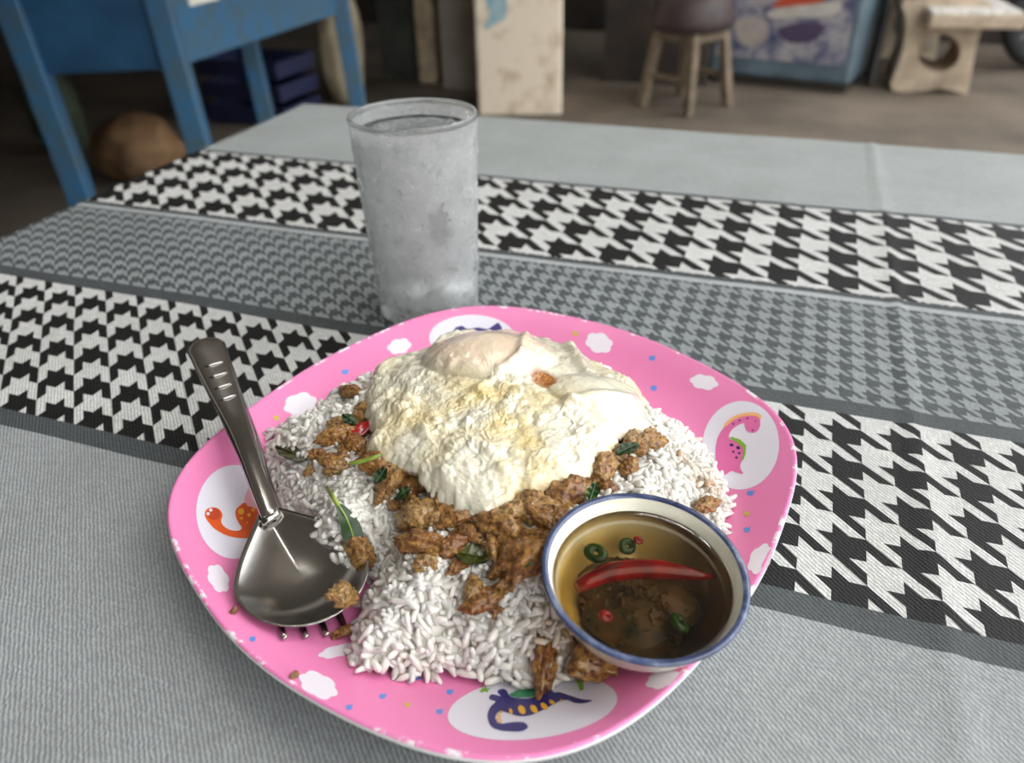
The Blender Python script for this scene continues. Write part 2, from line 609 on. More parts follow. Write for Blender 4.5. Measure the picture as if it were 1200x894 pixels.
P_white = print_mat('print_white', (226, 222, 232))
P_cloud = print_mat('print_cloud', (232, 224, 232))
P_navy = print_mat('print_navy', (52, 44, 112))
P_green = print_mat('print_green', (64, 142, 96))
P_lime = print_mat('print_lime', (132, 178, 60))
P_yellow = print_mat('print_yellow', (240, 178, 50))
P_orange = print_mat('print_orange', (226, 92, 34))
P_dkorange = print_mat('print_dark_orange', (196, 72, 40))
P_pinkd = print_mat('print_pink_dinosaur', (226, 112, 168))
P_blue = print_mat('print_blue', (98, 140, 214))
P_gold = print_mat('print_gold', (206, 172, 84))
P_peach = print_mat('print_peach', (240, 178, 120))
P_rose = print_mat('print_rose', (238, 176, 186))

L1, L2, L3 = 0.00012, 0.00024, 0.00036
for c in (ell(275, 600, 45, 55), ell(868, 522, 45, 52, 0.1), ell(624, 829, 100, 37, -0.12), ell(553, 396, 50, 27)):
    decal('medallion_print', c, P_white, L1)


def crop(pts, ox, oy, k): return [(ox + x * k, oy + y * k) for x, y in pts]


# blue long-necked dinosaur
k = 260 / 1200
navy = [(545, 510), (530, 495), (490, 490), (440, 495), (410, 500), (385, 490), (372, 470), (378, 450), (400, 432), (440, 442), (500, 460), (560, 455),
        (620, 430), (680, 400), (720, 378), (760, 372), (800, 388), (850, 390), (897, 375), (840, 368), (780, 350), (720, 330), (685, 330), (676, 290),
        (668, 272), (640, 276), (625, 290), (612, 335), (585, 355), (540, 365), (490, 362), (450, 352), (435, 325), (415, 312), (390, 318), (384, 332),
        (402, 352), (375, 345), (350, 342), (337, 358), (345, 372), (372, 382), (345, 410), (330, 450), (335, 490), (355, 520), (400, 537), (450, 542), (510, 542), (545, 525)]
decal('dinosaur_print', crop(smooth_poly(navy, 3), 500, 740, k), P_navy, L2)
decal('dinosaur_print', crop([(444, 345), (480, 325), (540, 308), (600, 305), (616, 312), (600, 338), (560, 358), (500, 361), (455, 354)], 500, 740, k), P_green, L3)
for (x, y, a, b, r) in ((515, 427, 18, 27, -0.5), (580, 422, 16, 26, -0.7), (635, 407, 14, 24, -0.8), (678, 386, 11, 18, -0.9), (455, 434, 9, 16, -0.3), (730, 378, 5, 10, -0.6),
                        (402, 440, 6, 12, 0.9), (390, 458, 14, 5, 0.5), (388, 475, 16, 5, 0), (396, 490, 16, 5, -0.4)):
    decal('belly_stripe_print', crop(ell(x, y, a, b, r, 14), 500, 740, k), P_yellow, L3, step=0.001)
decal('sprig_print', crop([(282, 322), (300, 318), (296, 300), (312, 312), (318, 292), (326, 312), (346, 312), (330, 322), (332, 334), (314, 326), (298, 334)], 500, 740, k), P_lime, L2)
decal('sprig_print', crop([(805, 272), (820, 262), (815, 250), (842, 260), (862, 255), (846, 272), (850, 318), (828, 322), (818, 285)], 500, 740, k), P_lime, L2)
# orange dinosaur
k = 200 / 1200
orange = [(365, 720), (385, 697), (425, 690), (465, 705), (485, 745), (475, 785), (488, 815), (530, 845), (590, 855), (622, 835), (600, 800), (578, 750), (580, 705),
          (605, 680), (640, 655), (665, 680), (720, 695), (760, 760), (750, 850), (700, 900), (600, 905), (510, 885), (430, 840), (385, 790), (362, 750)]
decal('dinosaur_print', crop(smooth_poly(orange, 3), 180, 480, k), P_orange, L2)
decal('dinosaur_head_print', crop(ell(425, 738, 46, 42), 180, 480, k), P_dkorange, L3)
for (x, y, r) in ((617, 720, 22), (672, 745, 13), (700, 710, 12), (620, 768, 10), (660, 798, 7)):
    decal('spot_print', crop(ell(x, y, r, r, 0, 12), 180, 480, k), P_yellow, L3, step=0.001)
for (x, y) in ((385, 738), (404, 712)):
    decal('eye_print', crop(ell(x, y, 12, 12, 0, 10), 180, 480, k), P_white, L3 + L1, step=0.001)
decal('egg_shell_print', crop(smooth_poly([(640, 650), (655, 580), (690, 520), (735, 560), (735, 690), (690, 690)], 3), 180, 480, k), P_rose, L2)
# pink dinosaur
pinkd = [(640, 440), (700, 385), (770, 350), (850, 342), (898, 358), (905, 400), (895, 440), (860, 466), (815, 455), (797, 425), (790, 398), (750, 412), (708, 442),
         (686, 480), (690, 508), (730, 525), (770, 550), (795, 592), (782, 650), (765, 690), (768, 722), (785, 755), (740, 745), (700, 735), (650, 765), (610, 740), (590, 650), (600, 520)]
decal('dinosaur_print', crop(smooth_poly(pinkd, 3), 740, 430, k), P_pinkd, L2)
decal('ridge_print', crop([(645, 432), (660, 395), (700, 362), (730, 346), (770, 332), (810, 325), (850, 322), (890, 330), (915, 348), (908, 376), (880, 352), (830, 346), (770, 354), (710, 382), (665, 420)], 740, 430, k), P_peach, L3, step=0.001)
decal('ridge_print', crop([(690, 505), (705, 494), (730, 504), (760, 512), (785, 535), (805, 555), (803, 590), (800, 620), (782, 662), (772, 655), (786, 610), (782, 570), (750, 540), (715, 522)], 740, 430, k), P_lime, L3, step=0.001)
for (x, y, r) in ((703, 553, 14), (750, 572, 15), (715, 600, 10), (757, 610, 10), (737, 642, 10), (715, 405, 8), (760, 380, 8), (815, 366, 8), (872, 385, 6), (852, 448, 7)):
    decal('spot_print', crop(ell(x, y, r, r * 0.8, 0.4, 10), 740, 430, k), P_navy, L3, step=0.001)
# a dark dinosaur mostly hidden behind the egg
decal('dinosaur_print', [(528, 392), (534, 384), (541, 382), (548, 386), (560, 384), (572, 386), (578, 382), (584, 378), (588, 384), (590, 396), (575, 402), (540, 402)], P_navy, L2)


def cloud(cx, cy, w, h, rot, seed):
    rr = random.Random(seed)
    ph = rr.random() * 6
    pts = []
    for q in np.linspace(0, 2 * np.pi, 56, endpoint=False):
        b = 0.84 + 0.16 * abs(math.sin(3.0 * q + ph)) + 0.04 * math.sin(2 * q + ph)
        x, y = w / 2 * b * math.cos(q), h / 2 * b * math.sin(q)
        pts.append((cx + x * math.cos(rot) - y * math.sin(rot), cy + x * math.sin(rot) + y * math.cos(rot)))
    return pts


for i, (x, y, w, h, r) in enumerate(((352, 474, 42, 27, -0.25), (468, 406, 28, 19, -0.3), (702, 402, 34, 24, 0.2), (825, 448, 33, 19, 0.15), (891, 655, 24, 42, 0.6),
                                     (256, 678, 24, 36, -0.55), (373, 803, 52, 28, 0.45), (776, 796, 40, 22, -0.3), (396, 763, 46, 15, -0.25))):
    decal('cloud_print', cloud(x, y, w, h, r, i), P_cloud, L1)
for i, (x, y) in enumerate(((405, 435), (386, 476), (683, 417), (705, 437), (765, 419), (767, 454), (880, 577), (876, 620), (297, 748), (528, 810), (516, 833), (491, 793), (449, 815), (410, 828))):
    a = 0.5 + 0.35 * (i % 3)
    pts = [(x + 5 * math.cos(a), y - 5 * math.sin(a))] + [(x - 1 + 4.0 * math.cos(q), y + 1 + 3.2 * math.sin(q)) for q in np.linspace(0.4, 5.4, 9)]
    decal('raindrop_print', pts, P_blue, L1, step=0.001)
for (x, y) in ((324, 490), (875, 602), (674, 391), (477, 826), (402, 488)):
    decal('fleck_print', ell(x, y, 4, 3, 0.5, 8), P_gold, L1, step=0.001)

# ================================================================== RICE
rice_px = [(322, 512), (312, 545), (322, 578), (350, 602), (378, 632), (404, 656), (430, 668), (428, 692), (410, 728), (412, 783), (440, 797), (500, 795), (545, 792), (585, 800),
           (640, 806), (680, 800), (712, 778), (745, 745), (800, 700), (845, 640), (856, 596), (842, 548), (824, 522), (798, 502), (762, 484), (735, 455),
           (690, 432), (600, 418), (510, 424), (450, 440), (395, 468), (355, 498)]
RP = np.array([at(x, y, 0.020 if (x, y) in ((350, 602), (378, 632), (404, 656)) else 0.009)[:2] for x, y in rice_px])
FLAKE = at(386, 618, 0.023)
RPs = smooth_poly(RP, 2)


BOWL_C = np.array([-0.0208 - 0.0966 * 0.0265, 0.1650 + 0.0850 * 0.0265, 0.0385 - 0.9915 * 0.0265])


def mound(x, y):
    """top of the rice heap"""
    x = np.atleast_1d(np.asarray(x, float)); y = np.atleast_1d(np.asarray(y, float))
    d = np.clip(sdist(RPs, x, y), 0, 1)
    s = np.clip(d / 0.040, 0, 1)
    h = 0.024 * (1 - (1 - s) ** 2.4)
    h = h + 0.014 * np.exp(-(np.hypot(x - FLAKE[0], y - FLAKE[1]) / 0.012) ** 2) * np.clip(d / 0.0015, 0, 1)
    P = v3(x * 60, y * 60)
    n = fbm(P, 3)
    h = h + np.clip(d / 0.006, 0, 1) * 0.0048 * n
    h = h + np.clip(d / 0.004, 0, 1) * 0.0030 * fbm(v3(x * 150 + 5, y * 150), 2)
    z = np.maximum(zplate(x, y), PZB) + np.maximum(h, 0)
    # the bowl has pushed the rice aside
    dx, dy = x - BOWL_C[0], y - BOWL_C[1]
    rb = np.hypot(dx, dy)
    cap = BOWL_C[2] - 0.0098 * 0 - 0.0977 * dx + 0.0860 * dy + np.interp(rb, [0, 0.014, 0.015, 0.019, 0.0235, 0.0268, 0.0292, 0.0312, 0.0318], [-0.001, -0.001, 0.0005, 0.0032, 0.0085, 0.015, 0.0205, 0.024, 0.08]) - 0.0032
    return np.maximum(np.minimum(z, cap), np.minimum(zplate(x, y), z))


t = NT('cooked_rice')
at_ = t.n('Attribute', attribute_name='tint')
M_rice = t.done(t.pbr(color=t.mix(at_.outputs['Fac'], lin(233, 228, 217), lin(160, 118, 66)), rough=0.32, spec=0.5, sss=0.4, ssss=0.004, sssr=(1, 0.9, 0.75)))

bowl_xy = np.array([-0.0206, 0.1634])


def build_rice():
    # bed of the heap
    gx = np.arange(RPs[:, 0].min(), RPs[:, 0].max(), 0.0022); gy = np.arange(RPs[:, 1].min(), RPs[:, 1].max(), 0.0022)
    X, Y = np.meshgrid(gx, gy)
    Z = mound(X.ravel(), Y.ravel()).reshape(X.shape)
    inn = sdist(RPs, X.ravel(), Y.ravel()).reshape(X.shape) > 0.0012
    idx = -np.ones(X.shape, int)
    V, F, T = [], [], []
    k = 0
    dz = 0.0009
    cell = inn[:-1, :-1] & inn[1:, :-1] & inn[:-1, 1:] & inn[1:, 1:]
    for a in range(cell.shape[0]):
        for b in range(cell.shape[1]):
            if cell[a, b]:
                f = []
                for (i, j) in ((a, b), (a, b + 1), (a + 1, b + 1), (a + 1, b)):
                    if idx[i, j] < 0:
                        idx[i, j] = k; k += 1
                        V.append((X[i, j], Y[i, j], max(Z[i, j] - dz, PZB + 0.0002)))
                    f.append(idx[i, j])
                F.append(f)
    nb = len(V)
    V = [np.array(V)]
    # grain template
    seg, rings = 6, 5
    tv = [(0, 0, -1.0)]
    for r in range(1, rings + 1):
        q = -math.pi / 2 + math.pi * r / (rings + 1)
        for s in range(seg):
            a = 2 * math.pi * s / seg
            tv.append((math.cos(q) ** 0.7 * math.cos(a), math.cos(q) ** 0.7 * math.sin(a), math.sin(q)))
    tv.append((0, 0, 1.0)); tv = np.array(tv)
    tf = []
    for s in range(seg):
        tf.append((0, 1 + (s + 1) % seg, 1 + s))
        tf.append((len(tv) - 1, 1 + (rings - 1) * seg + s, 1 + (rings - 1) * seg + (s + 1) % seg))
    for r in range(rings - 1):
        for s in range(seg):
            a = 1 + r * seg + s; b = 1 + r * seg + (s + 1) % seg
            tf.append((a, b, b + seg)); tf.append((a, b + seg, a + seg))
    tf = np.array(tf)
    # scatter
    N = 17000
    x = RNG.uniform(RPs[:, 0].min(), RPs[:, 0].max(), N); y = RNG.uniform(RPs[:, 1].min(), RPs[:, 1].max(), N)
    d = sdist(RPs, x, y)
    keep = d > RNG.uniform(-0.0005, 0.003, N)
    x, y, d = x[keep], y[keep], d[keep]
    keep = (np.hypot(x - BOWL_C[0], y - BOWL_C[1]) > 0.0325) | (mound(x, y) - zplate(x, y) > 0.0025)
    x, y, d = x[keep], y[keep], d[keep]
    e = 0.0015
    z = mound(x, y)
    gxn = (mound(x + e, y) - mound(x - e, y)) / (2 * e); gyn = (mound(x, y + e) - mound(x, y - e)) / (2 * e)
    n = len(x)
    nor = np.stack([-gxn, -gyn, np.ones(n)], 1); nor /= np.linalg.norm(nor, axis=1)[:, None]
    rv = RNG.normal(size=(n, 3)); rv -= (rv * nor).sum(1)[:, None] * nor
    rv /= np.linalg.norm(rv, axis=1)[:, None]
    axv = rv + nor * RNG.normal(0, 0.5, n)[:, None]; axv /= np.linalg.norm(axv, axis=1)[:, None]
    b1 = np.cross(axv, nor); b1 /= np.linalg.norm(b1, axis=1)[:, None]
    b2 = np.cross(axv, b1)
    L = RNG.uniform(0.0025, 0.0042, n); W = RNG.uniform(0.00102, 0.00140, n)
    off = RNG.uniform(-0.0016, 0.0012, n)
    c = np.stack([x, y, z], 1) + nor * off[:, None]
    c[:, 2] = np.maximum(c[:, 2], zplate(x, y) + 0.0011)
    bend = RNG.normal(0, 0.12, n)
    GV = (c[:, None, :] + tv[None, :, 0:1] * (W[:, None] * b1.T.T[:, :])[:, None, :] if False else
          c[:, None, :] + tv[None, :, 0, None] * (W[:, None] * b1)[:, None, :] + tv[None, :, 1, None] * (W[:, None] * b2)[:, None, :]
          + tv[None, :, 2, None] * (L[:, None] * axv)[:, None, :] + (tv[None, :, 2, None] ** 2) * ((bend * L)[:, None] * b1)[:, None, :])
    # nothing below the plate surface
    flatv = GV.reshape(-1, 3)
    zf = zplate(flatv[:, 0], flatv[:, 1]) + 0.0002
    flatv[:, 2] = np.maximum(flatv[:, 2], zf)
    V.append(flatv)
    GF = (tf[None] + (np.arange(n) * len(tv))[:, None, None] + nb).reshape(-1, 3)
    F = F + GF.tolist()
    Vall = np.concatenate(V)
    o = obj('steamed_rice', Vall, F, M_rice)
    # sauce-stained spots
    spots = [(at(655, 770, 0.012), 0.011), (at(690, 775, 0.012), 0.008), (at(822, 585, 0.012), 0.008), (at(800, 560, 0.016), 0.006), (at(640, 690, 0.02), 0.006)]
    g = np.concatenate([np.arange(0), np.zeros(0)])
    tint = np.zeros(len(Vall))
    src = np.concatenate([Vall[:nb], np.repeat(c, len(tv), 0)])
    rnd = np.concatenate([np.full(nb, 0.6), np.repeat(RNG.random(n), len(tv))])
    for p, r in spots:
        dd = np.hypot(src[:, 0] - p[0], src[:, 1] - p[1])
        tint = np.maximum(tint, np.clip(1.2 - dd / r, 0, 1) * (0.25 + 0.75 * rnd))
    ep = np.array([-0.090, 0.222])
    dd = np.hypot(src[:, 0] - ep[0], src[:, 1] - ep[1])
    tint = np.maximum(tint, 0.35 * np.clip(1.3 - dd / 0.05, 0, 1) * rnd)
    tint = np.maximum(tint, 0.05 * rnd)
    a = o.data.attributes.new('tint', 'FLOAT', 'POINT')
    a.data.foreach_set('value', tint.astype(np.float32))
    tag(o, 'heap of steamed white rice on the pink plate', 'rice', kind='stuff')
    return o


rice = build_rice()

# ================================================================== FRIED EGG
egg_px = [(428, 470), (440, 430), (470, 415), (500, 405), (520, 393), (560, 384), (600, 383), (628, 393), (650, 400), (668, 404), (690, 418), (720, 435), (745, 446),
          (757, 465), (758, 483), (768, 496), (742, 500), (724, 505), (712, 524), (700, 530), (690, 548), (670, 556), (650, 558), (630, 570), (608, 572), (600, 585),
          (576, 600), (563, 606), (548, 596), (520, 580), (497, 562), (488, 548), (465, 536), (440, 530), (430, 515), (438, 500), (432, 488)]
EC = np.array([-0.0905, 0.2300])


def egg_base(x, y):
    """surface that carries the egg: rice with the meat layer on it"""
    x = np.atleast_1d(np.asarray(x, float)); y = np.atleast_1d(np.asarray(y, float))
    r = np.hypot((x - EC[0]) / 0.062, (y - EC[1]) / 0.056)
    return PZB + 0.0265 + 0.0115 * np.exp(-(r * 1.05) ** 2) - 0.006 * np.clip(r - 0.6, 0, 1)


EP = np.array([hit(x, y, egg_base, 0.002, 0.03)[:2] for x, y in egg_px])
# the far edge turns down behind the yolk, its real outline lies a little nearer than the silhouette
ea = np.arctan2(EP[:, 1] - EC[1], EP[:, 0] - EC[0]); er = np.hypot(EP[:, 0] - EC[0], EP[:, 1] - EC[1])
o_ = np.argsort(ea); ea, er = ea[o_], er[o_]
er = np.minimum(er, 0.078)
fx = lambda px, py: hit(px, py, egg_base, 0.003, 0.03)[:2]
YK = fx(574, 416)
BLOB = fx(700, 462)
BROWN = fx(638, 444)


def egg_mesh():
    NAe, NR = 420, 130
    th = np.linspace(-np.pi, np.pi, NAe, endpoint=False)
    R = np.interp(th, np.concatenate([ea - 2 * np.pi, ea, ea + 2 * np.pi]), np.concatenate([er, er, er]))
    R = R * (1.01 + 0.022 * pnoise(v3(np.cos(th) * 42, np.sin(th) * 42, 5.0)) + 0.022 * pnoise(v3(np.cos(th) * 7, np.sin(th) * 7, 3.0)) + 0.032 * pnoise(v3(np.cos(th) * 19, np.sin(th) * 19, 1.0)))
    s = np.linspace(0, 1, NR + 1)[1:] ** 0.85
    Rj = R
    R = np.interp(th, np.concatenate([ea - 2 * np.pi, ea, ea + 2 * np.pi]), np.concatenate([er, er, er]))
    for _ in range(6): R = (np.roll(R, 1) + 2 * R + np.roll(R, -1)) / 4
    RR = R[None] + (Rj - R)[None] * s[:, None] ** 14
    X = EC[0] + (s[:, None] * RR) * np.cos(th)[None]; Y = EC[1] + (s[:, None] * RR) * np.sin(th)[None]
    x = np.concatenate([[EC[0]], X.ravel()]); y = np.concatenate([[EC[1]], Y.ravel()])
    edge = np.concatenate([[0.05], ((1 - s[:, None]) * R[None]).ravel()])
    base = egg_base(x, y)
    P = v3(x, y)
    dy = lambda c, a, b, r=0.0: np.hypot(((x - c[0]) * math.cos(r) + (y - c[1]) * math.sin(r)) / a, (-(x - c[0]) * math.sin(r) + (y - c[1]) * math.cos(r)) / b)
    yr = dy(YK, 0.0290, 0.0235, 0.25)
    br = dy(BLOB, 0.019, 0.014, 0.3)
    smooth = np.clip(np.maximum(1.5 - yr * 1.1, 1.35 - br), 0, 1)           # where the white is smooth
    crust = 1 - smooth
    f1, f2 = worley(P * 190 + fbm(P * 120, 2)[:, None] * 0.5)
    g1, g2 = worley(P * 430 + 3.7)
    big = np.clip(1 - (f1 / 0.62) ** 2, 0, 1)
    small = np.clip(1 - (g1 / 0.62) ** 2, 0, 1)
    n1 = fbm(P * 70, 4); n2 = fbm(P * 260, 3)
    left = np.clip((EC[0] - x) / 0.05 + 0.5, 0, 1)                          # bubbly on the spoon side
    t = 0.0021 * (1 - np.exp(-edge / 0.0016)) + 0.0004
    # thick bead along the rim
    t = t + 0.0012 * np.exp(-((edge - 0.003) / 0.0024) ** 2) * np.clip(0.2 + 1.6 * n1, -0.2, 1)
    t = t + crust * (0.0012 * n1 + (0.0004 + 0.0007 * left) * big + (0.0001 + 0.0003 * left) * small + (0.0002 + 0.0003 * left) * n2 + 0.0007 * np.exp(-((f2 - f1) / 0.10) ** 2) * np.clip(0.5 + 1.5 * fbm(P * 55 + 2, 2), 0, 1) + (0.0002 + 0.0003 * left) * np.exp(-((g2 - g1) / 0.14) ** 2))
    t = t + smooth * 0.0008 * n1
    yd = np.sqrt(np.clip(1 - yr ** 2, 0, 1))
    t = t + 0.0105 * np.clip(yd, 0, 1) ** 1.15 + 0.0016 * np.exp(-((yr - 1.05) / 0.13) ** 2) * (n1 + 0.4)
    bd = np.sqrt(np.clip(1 - br ** 2, 0, 1))
    t = t + 0.0055 * bd
    # fold beside the yolk
    def ridge(p, q, w, h):
        a = np.array(p); b = np.array(q); u = b - a
        k = np.clip(((x - a[0]) * u[0] + (y - a[1]) * u[1]) / (u @ u), 0, 1)
        d = np.hypot(x - a[0] - k * u[0], y - a[1] - k * u[1])
        return h * np.exp(-(d / w) ** 2)
    t = t + ridge(fx(622, 398), fx(612, 432), 0.0022, 0.0022) + ridge(fx(612, 432), fx(560, 455), 0.002, 0.002) + ridge(fx(668, 406), fx(690, 440), 0.003, 0.003)
    t = t + ridge(fx(600, 455), fx(680, 480), 0.002, 0.0016) + ridge(fx(650, 478), fx(740, 475), 0.0025, 0.0015)
    # burst bubbles
    for (px, py, r, h) in ((540, 521, 0.0062, 0.0022), (577, 526, 0.0048, 0.002), (500, 505, 0.005, 0.0018), (650, 515, 0.006, 0.0014), (470, 470, 0.006, 0.0016), (535, 556, 0.007, 0.0020), (590, 556, 0.006, 0.0018), (640, 540, 0.006, 0.0015), (690, 510, 0.005, 0.0015), (562, 572, 0.005, 0.0014), (480, 440, 0.007, 0.002)):
        c = fx(px, py); q = np.hypot(x - c[0], (y - c[1]) * 1.2) / r * (1 + 0.5 * n1)
        t = t + np.clip(edge / 0.009, 0, 1) * h * (np.clip(1 - q ** 2, 0, 1) ** 0.6 * 0.8 + 0.3 * np.exp(-((q - 0.95) / 0.2) ** 2))
    rb_ = np.random.default_rng(21)
    for _ in range(150):
        a_ = rb_.uniform(0, 6.283); q_ = math.sqrt(rb_.random()) * 0.062
        c = EC + np.array([math.cos(a_), math.sin(a_) * 0.9]) * q_
        r = rb_.uniform(0.0011, 0.0034); h = r * rb_.uniform(0.25, 0.5)
        q = np.hypot(x - c[0], y - c[1]) / r * (1 + 0.35 * n1)
        t = t + np.clip(edge / 0.005, 0.2, 1) * crust * h * np.sqrt(np.clip(1 - q ** 2, 0, 1))
    # hole with crisp brown bit
    hb = dy(BROWN, 0.0065, 0.0048, -0.7)
    t = np.where(hb < 1.25, t * np.clip(0.45 + 0.55 * (hb / 1.25) ** 2, 0, 1), t)
    t = np.maximum(t, 0.0006)
    droop = 0.0020 * np.clip(1 - edge / 0.008, 0, 1) ** 2
    zt = base + t - droop
    zb = base - droop - 0.0004
    n = len(x)
    V = np.concatenate([np.stack([x, y, zt], 1), np.stack([x, y, np.minimum(zb, zt - 0.0004)], 1)])
    F = []
    for k in range(NAe):
        k2 = (k + 1) % NAe
        F.append((0, 1 + k, 1 + k2)); F.append((n, n + 1 + k2, n + 1 + k))
    i = np.arange(NR - 1)[:, None] * NAe; kk = np.arange(NAe)[None]; k2 = (kk + 1) % NAe
    q = np.stack([1 + i + kk, 1 + i + NAe + kk, 1 + i + NAe + k2, 1 + i + k2], -1).reshape(-1, 4)
    F += q.tolist(); F += (q[:, ::-1] + n).tolist()
    o0 = 1 + (NR - 1) * NAe
    for k in range(NAe):
        k2 = (k + 1) % NAe
        F.append((o0 + k, n + o0 + k, n + o0 + k2, o0 + k2))
    # colour: white, oil-yellow patches, yolk under film, browned bits
    yel = np.clip(0.35 + 1.3 * fbm(P * 45 + 9, 3), 0, 1) * crust * 0.95
    ctr = fx(600, 500); yel = yel * np.clip(1.35 - np.hypot(x - ctr[0], y - ctr[1]) / 0.05, 0.25, 1)
    yol = np.clip((1.02 - yr) / 0.25, 0, 1)
    brn = np.clip((1.15 - hb) / 0.25, 0, 1)
    eb = np.clip(1 - edge / 0.0025, 0, 1) * np.clip(pnoise(P * 110) * 2.5 - 0.15, 0, 1)
    brn = np.maximum(brn, 0.5 * eb)
    return V, F, np.concatenate([yel, yel]), np.concatenate([yol, yol * 0]), np.concatenate([brn, brn]), n, q


V_, F_, yel, yol, brn, n_, q_ = egg_mesh()
t = NT('fried_egg_white')
co = t.coord()
A = lambda nm: t.n('Attribute', attribute_name=nm).outputs['Fac']
c = t.mix(A('yellow'), lin(228, 222, 200), lin(230, 198, 108))
c = t.mix(t.math('MULTIPLY', A('yolk'), 0.85), c, lin(240, 214, 186))
fine = t.noise(900, 3, 0.6, co)
bc = t.ramp(fine, [(0.35, lin(120, 62, 16)), (0.65, lin(206, 138, 62))])
c = t.mix(A('brown'), c, bc)
M_egg = t.done(t.pbr(color=c, rough=t.ramp(t.noise(260, 2, 0.5, co), [(0.35, (0.08, 0.08, 0.08)), (0.7, (0.26, 0.26, 0.26))]), spec=0.6, sss=0.12, ssss=0.004, sssr=(1, 0.85, 0.6),
                     coat=0.9, coatr=0.06, normal=t.bump(t.noise(480, 4, 0.6, co), 0.5, 0.0008)))
egg = empty('fried_egg', (EC[0], EC[1], float(egg_base(EC[0], EC[1])[0])))
tag(egg, 'fried egg with bubbly white and film-covered yolk lying on the minced chicken', 'fried egg')
VL = np.array(V_) - np.array(egg.location)
ew = obj('egg_white', VL, F_, M_egg, egg)
for nm, arr in (('yellow', yel), ('yolk', yol), ('brown', brn)):
    a = ew.data.attributes.new(nm, 'FLOAT', 'POINT'); a.data.foreach_set('value', arr.astype(np.float32))
# the yolk under its film is a part of its own: cut it out of the sheet
me = ew.data
polyc = np.zeros(len(me.polygons) * 3); me.polygons.foreach_get('center', polyc); polyc = polyc.reshape(-1, 3)
gx_ = polyc[:, 0] + EC[0] - YK[0]; gy_ = polyc[:, 1] + EC[1] - YK[1]
rr_ = np.hypot((gx_ * math.cos(.25) + gy_ * math.sin(.25)) / 0.0290, (-gx_ * math.sin(.25) + gy_ * math.cos(.25)) / 0.0235)
top_ = np.zeros(len(me.polygons), bool); nrm_ = np.zeros(len(me.polygons) * 3); me.polygons.foreach_get('normal', nrm_)
isy = (rr_ < 1.0) & (nrm_.reshape(-1, 3)[:, 2] > 0)
for which, keepmask in (('yolk', isy), ('white', ~isy)):
    bm = bmesh.new(); bm.from_mesh(me); bm.faces.ensure_lookup_table()
    bmesh.ops.delete(bm, geom=[bm.faces[i] for i in np.nonzero(~keepmask)[0]], context='FACES')
    m2 = bpy.data.meshes.new('egg_' + which); bm.to_mesh(m2); bm.free()
    if which == 'yolk':
        m2.materials.append(M_egg); yo = bpy.data.objects.new('yolk', m2); COL.objects.link(yo); yo.parent = egg; yo['label'] = 'pale peach yolk under a thin white film'
    else: m2.materials.append(M_egg); wm = m2
ew.data = wm

# ================================================================== MINCED CHICKEN
t = NT('minced_chicken')
co = t.coord(); oi = t.n('ObjectInfo')
base_c = t.ramp(oi.outputs['Random'], [(0.0, lin(178, 112, 46)), (0.5, lin(212, 152, 76)), (1.0, lin(228, 182, 112))])
vor = t.n('TexVoronoi', {'Vector': co, 'Scale': 5.0}, feature='F1')
nz = t.noise(3.2, 7, 0.72, co)
cc = t.mix(t.ramp(nz, [(0.38, (1, 1, 1)), (0.56, (0, 0, 0))]), base_c, lin(110, 56, 14))
cc = t.mix(t.ramp(t.noise(1.6, 3, 0.5, co), [(0.5, (0, 0, 0)), (0.7, (0.8, 0.8, 0.8))]), cc, lin(226, 174, 92))
bh = t.math('ADD', t.math('MULTIPLY', vor.outputs['Distance'], 0.35), nz)
M_meat = t.done(t.pbr(color=cc, rough=0.34, spec=0.5, sss=0.08, ssss=0.002, coat=0.7, coatr=0.12, normal=t.bump(bh, 0.9, 0.0045)))


def lump(seed, ax, ay, az, sub=4):
    bm = bmesh.new(); bmesh.ops.create_icosphere(bm, subdivisions=sub, radius=1.0)
    P = np.array([v.co[:] for v in bm.verts])
    sd = seed * 7.31
    f1, f2 = worley(P * 1.7 + sd)
    g1, g2 = worley(P * 4.2 + sd)
    h1, h2 = worley(P * 8.5 + sd)
    r = 1 + 0.40 * fbm(P * 1.1 + sd, 2) + 0.50 * np.clip(f2 - f1, 0, 0.5) - 0.15 + 0.26 * np.clip(g2 - g1, 0, 0.5) + 0.10 * np.clip(h2 - h1, 0, 0.5)
    P = P * np.clip(r, 0.45, 1.6)[:, None] * [ax, ay, az]
    P[:, 0] += 0.25 * ax * np.sin(P[:, 1] / ay * 2 + sd)
    for v, p in zip(bm.verts, P): v.co = p
    me = bpy.data.meshes.new('chicken_piece'); bm.to_mesh(me); bm.free()
    me.materials.append(M_meat)
    me.polygons.foreach_set('use_smooth', [True] * len(me.polygons))
    return me


meat_meshes = [lump(i, *d) for i, d in enumerate(((1.25, .8, .62), (1.0, .9, .7), (1.5, .62, .55), (.95, .95, .8), (1.3, .7, .8), (1.1, .62, .5), (1.7, .8, .55), (1.0, .75, .6), (1.2, 1.0, .7), (1.4, .55, .5)))]


def meat_surface(x, y):
    """rice with a layer of meat towards the egg"""
    return mound(x, y)


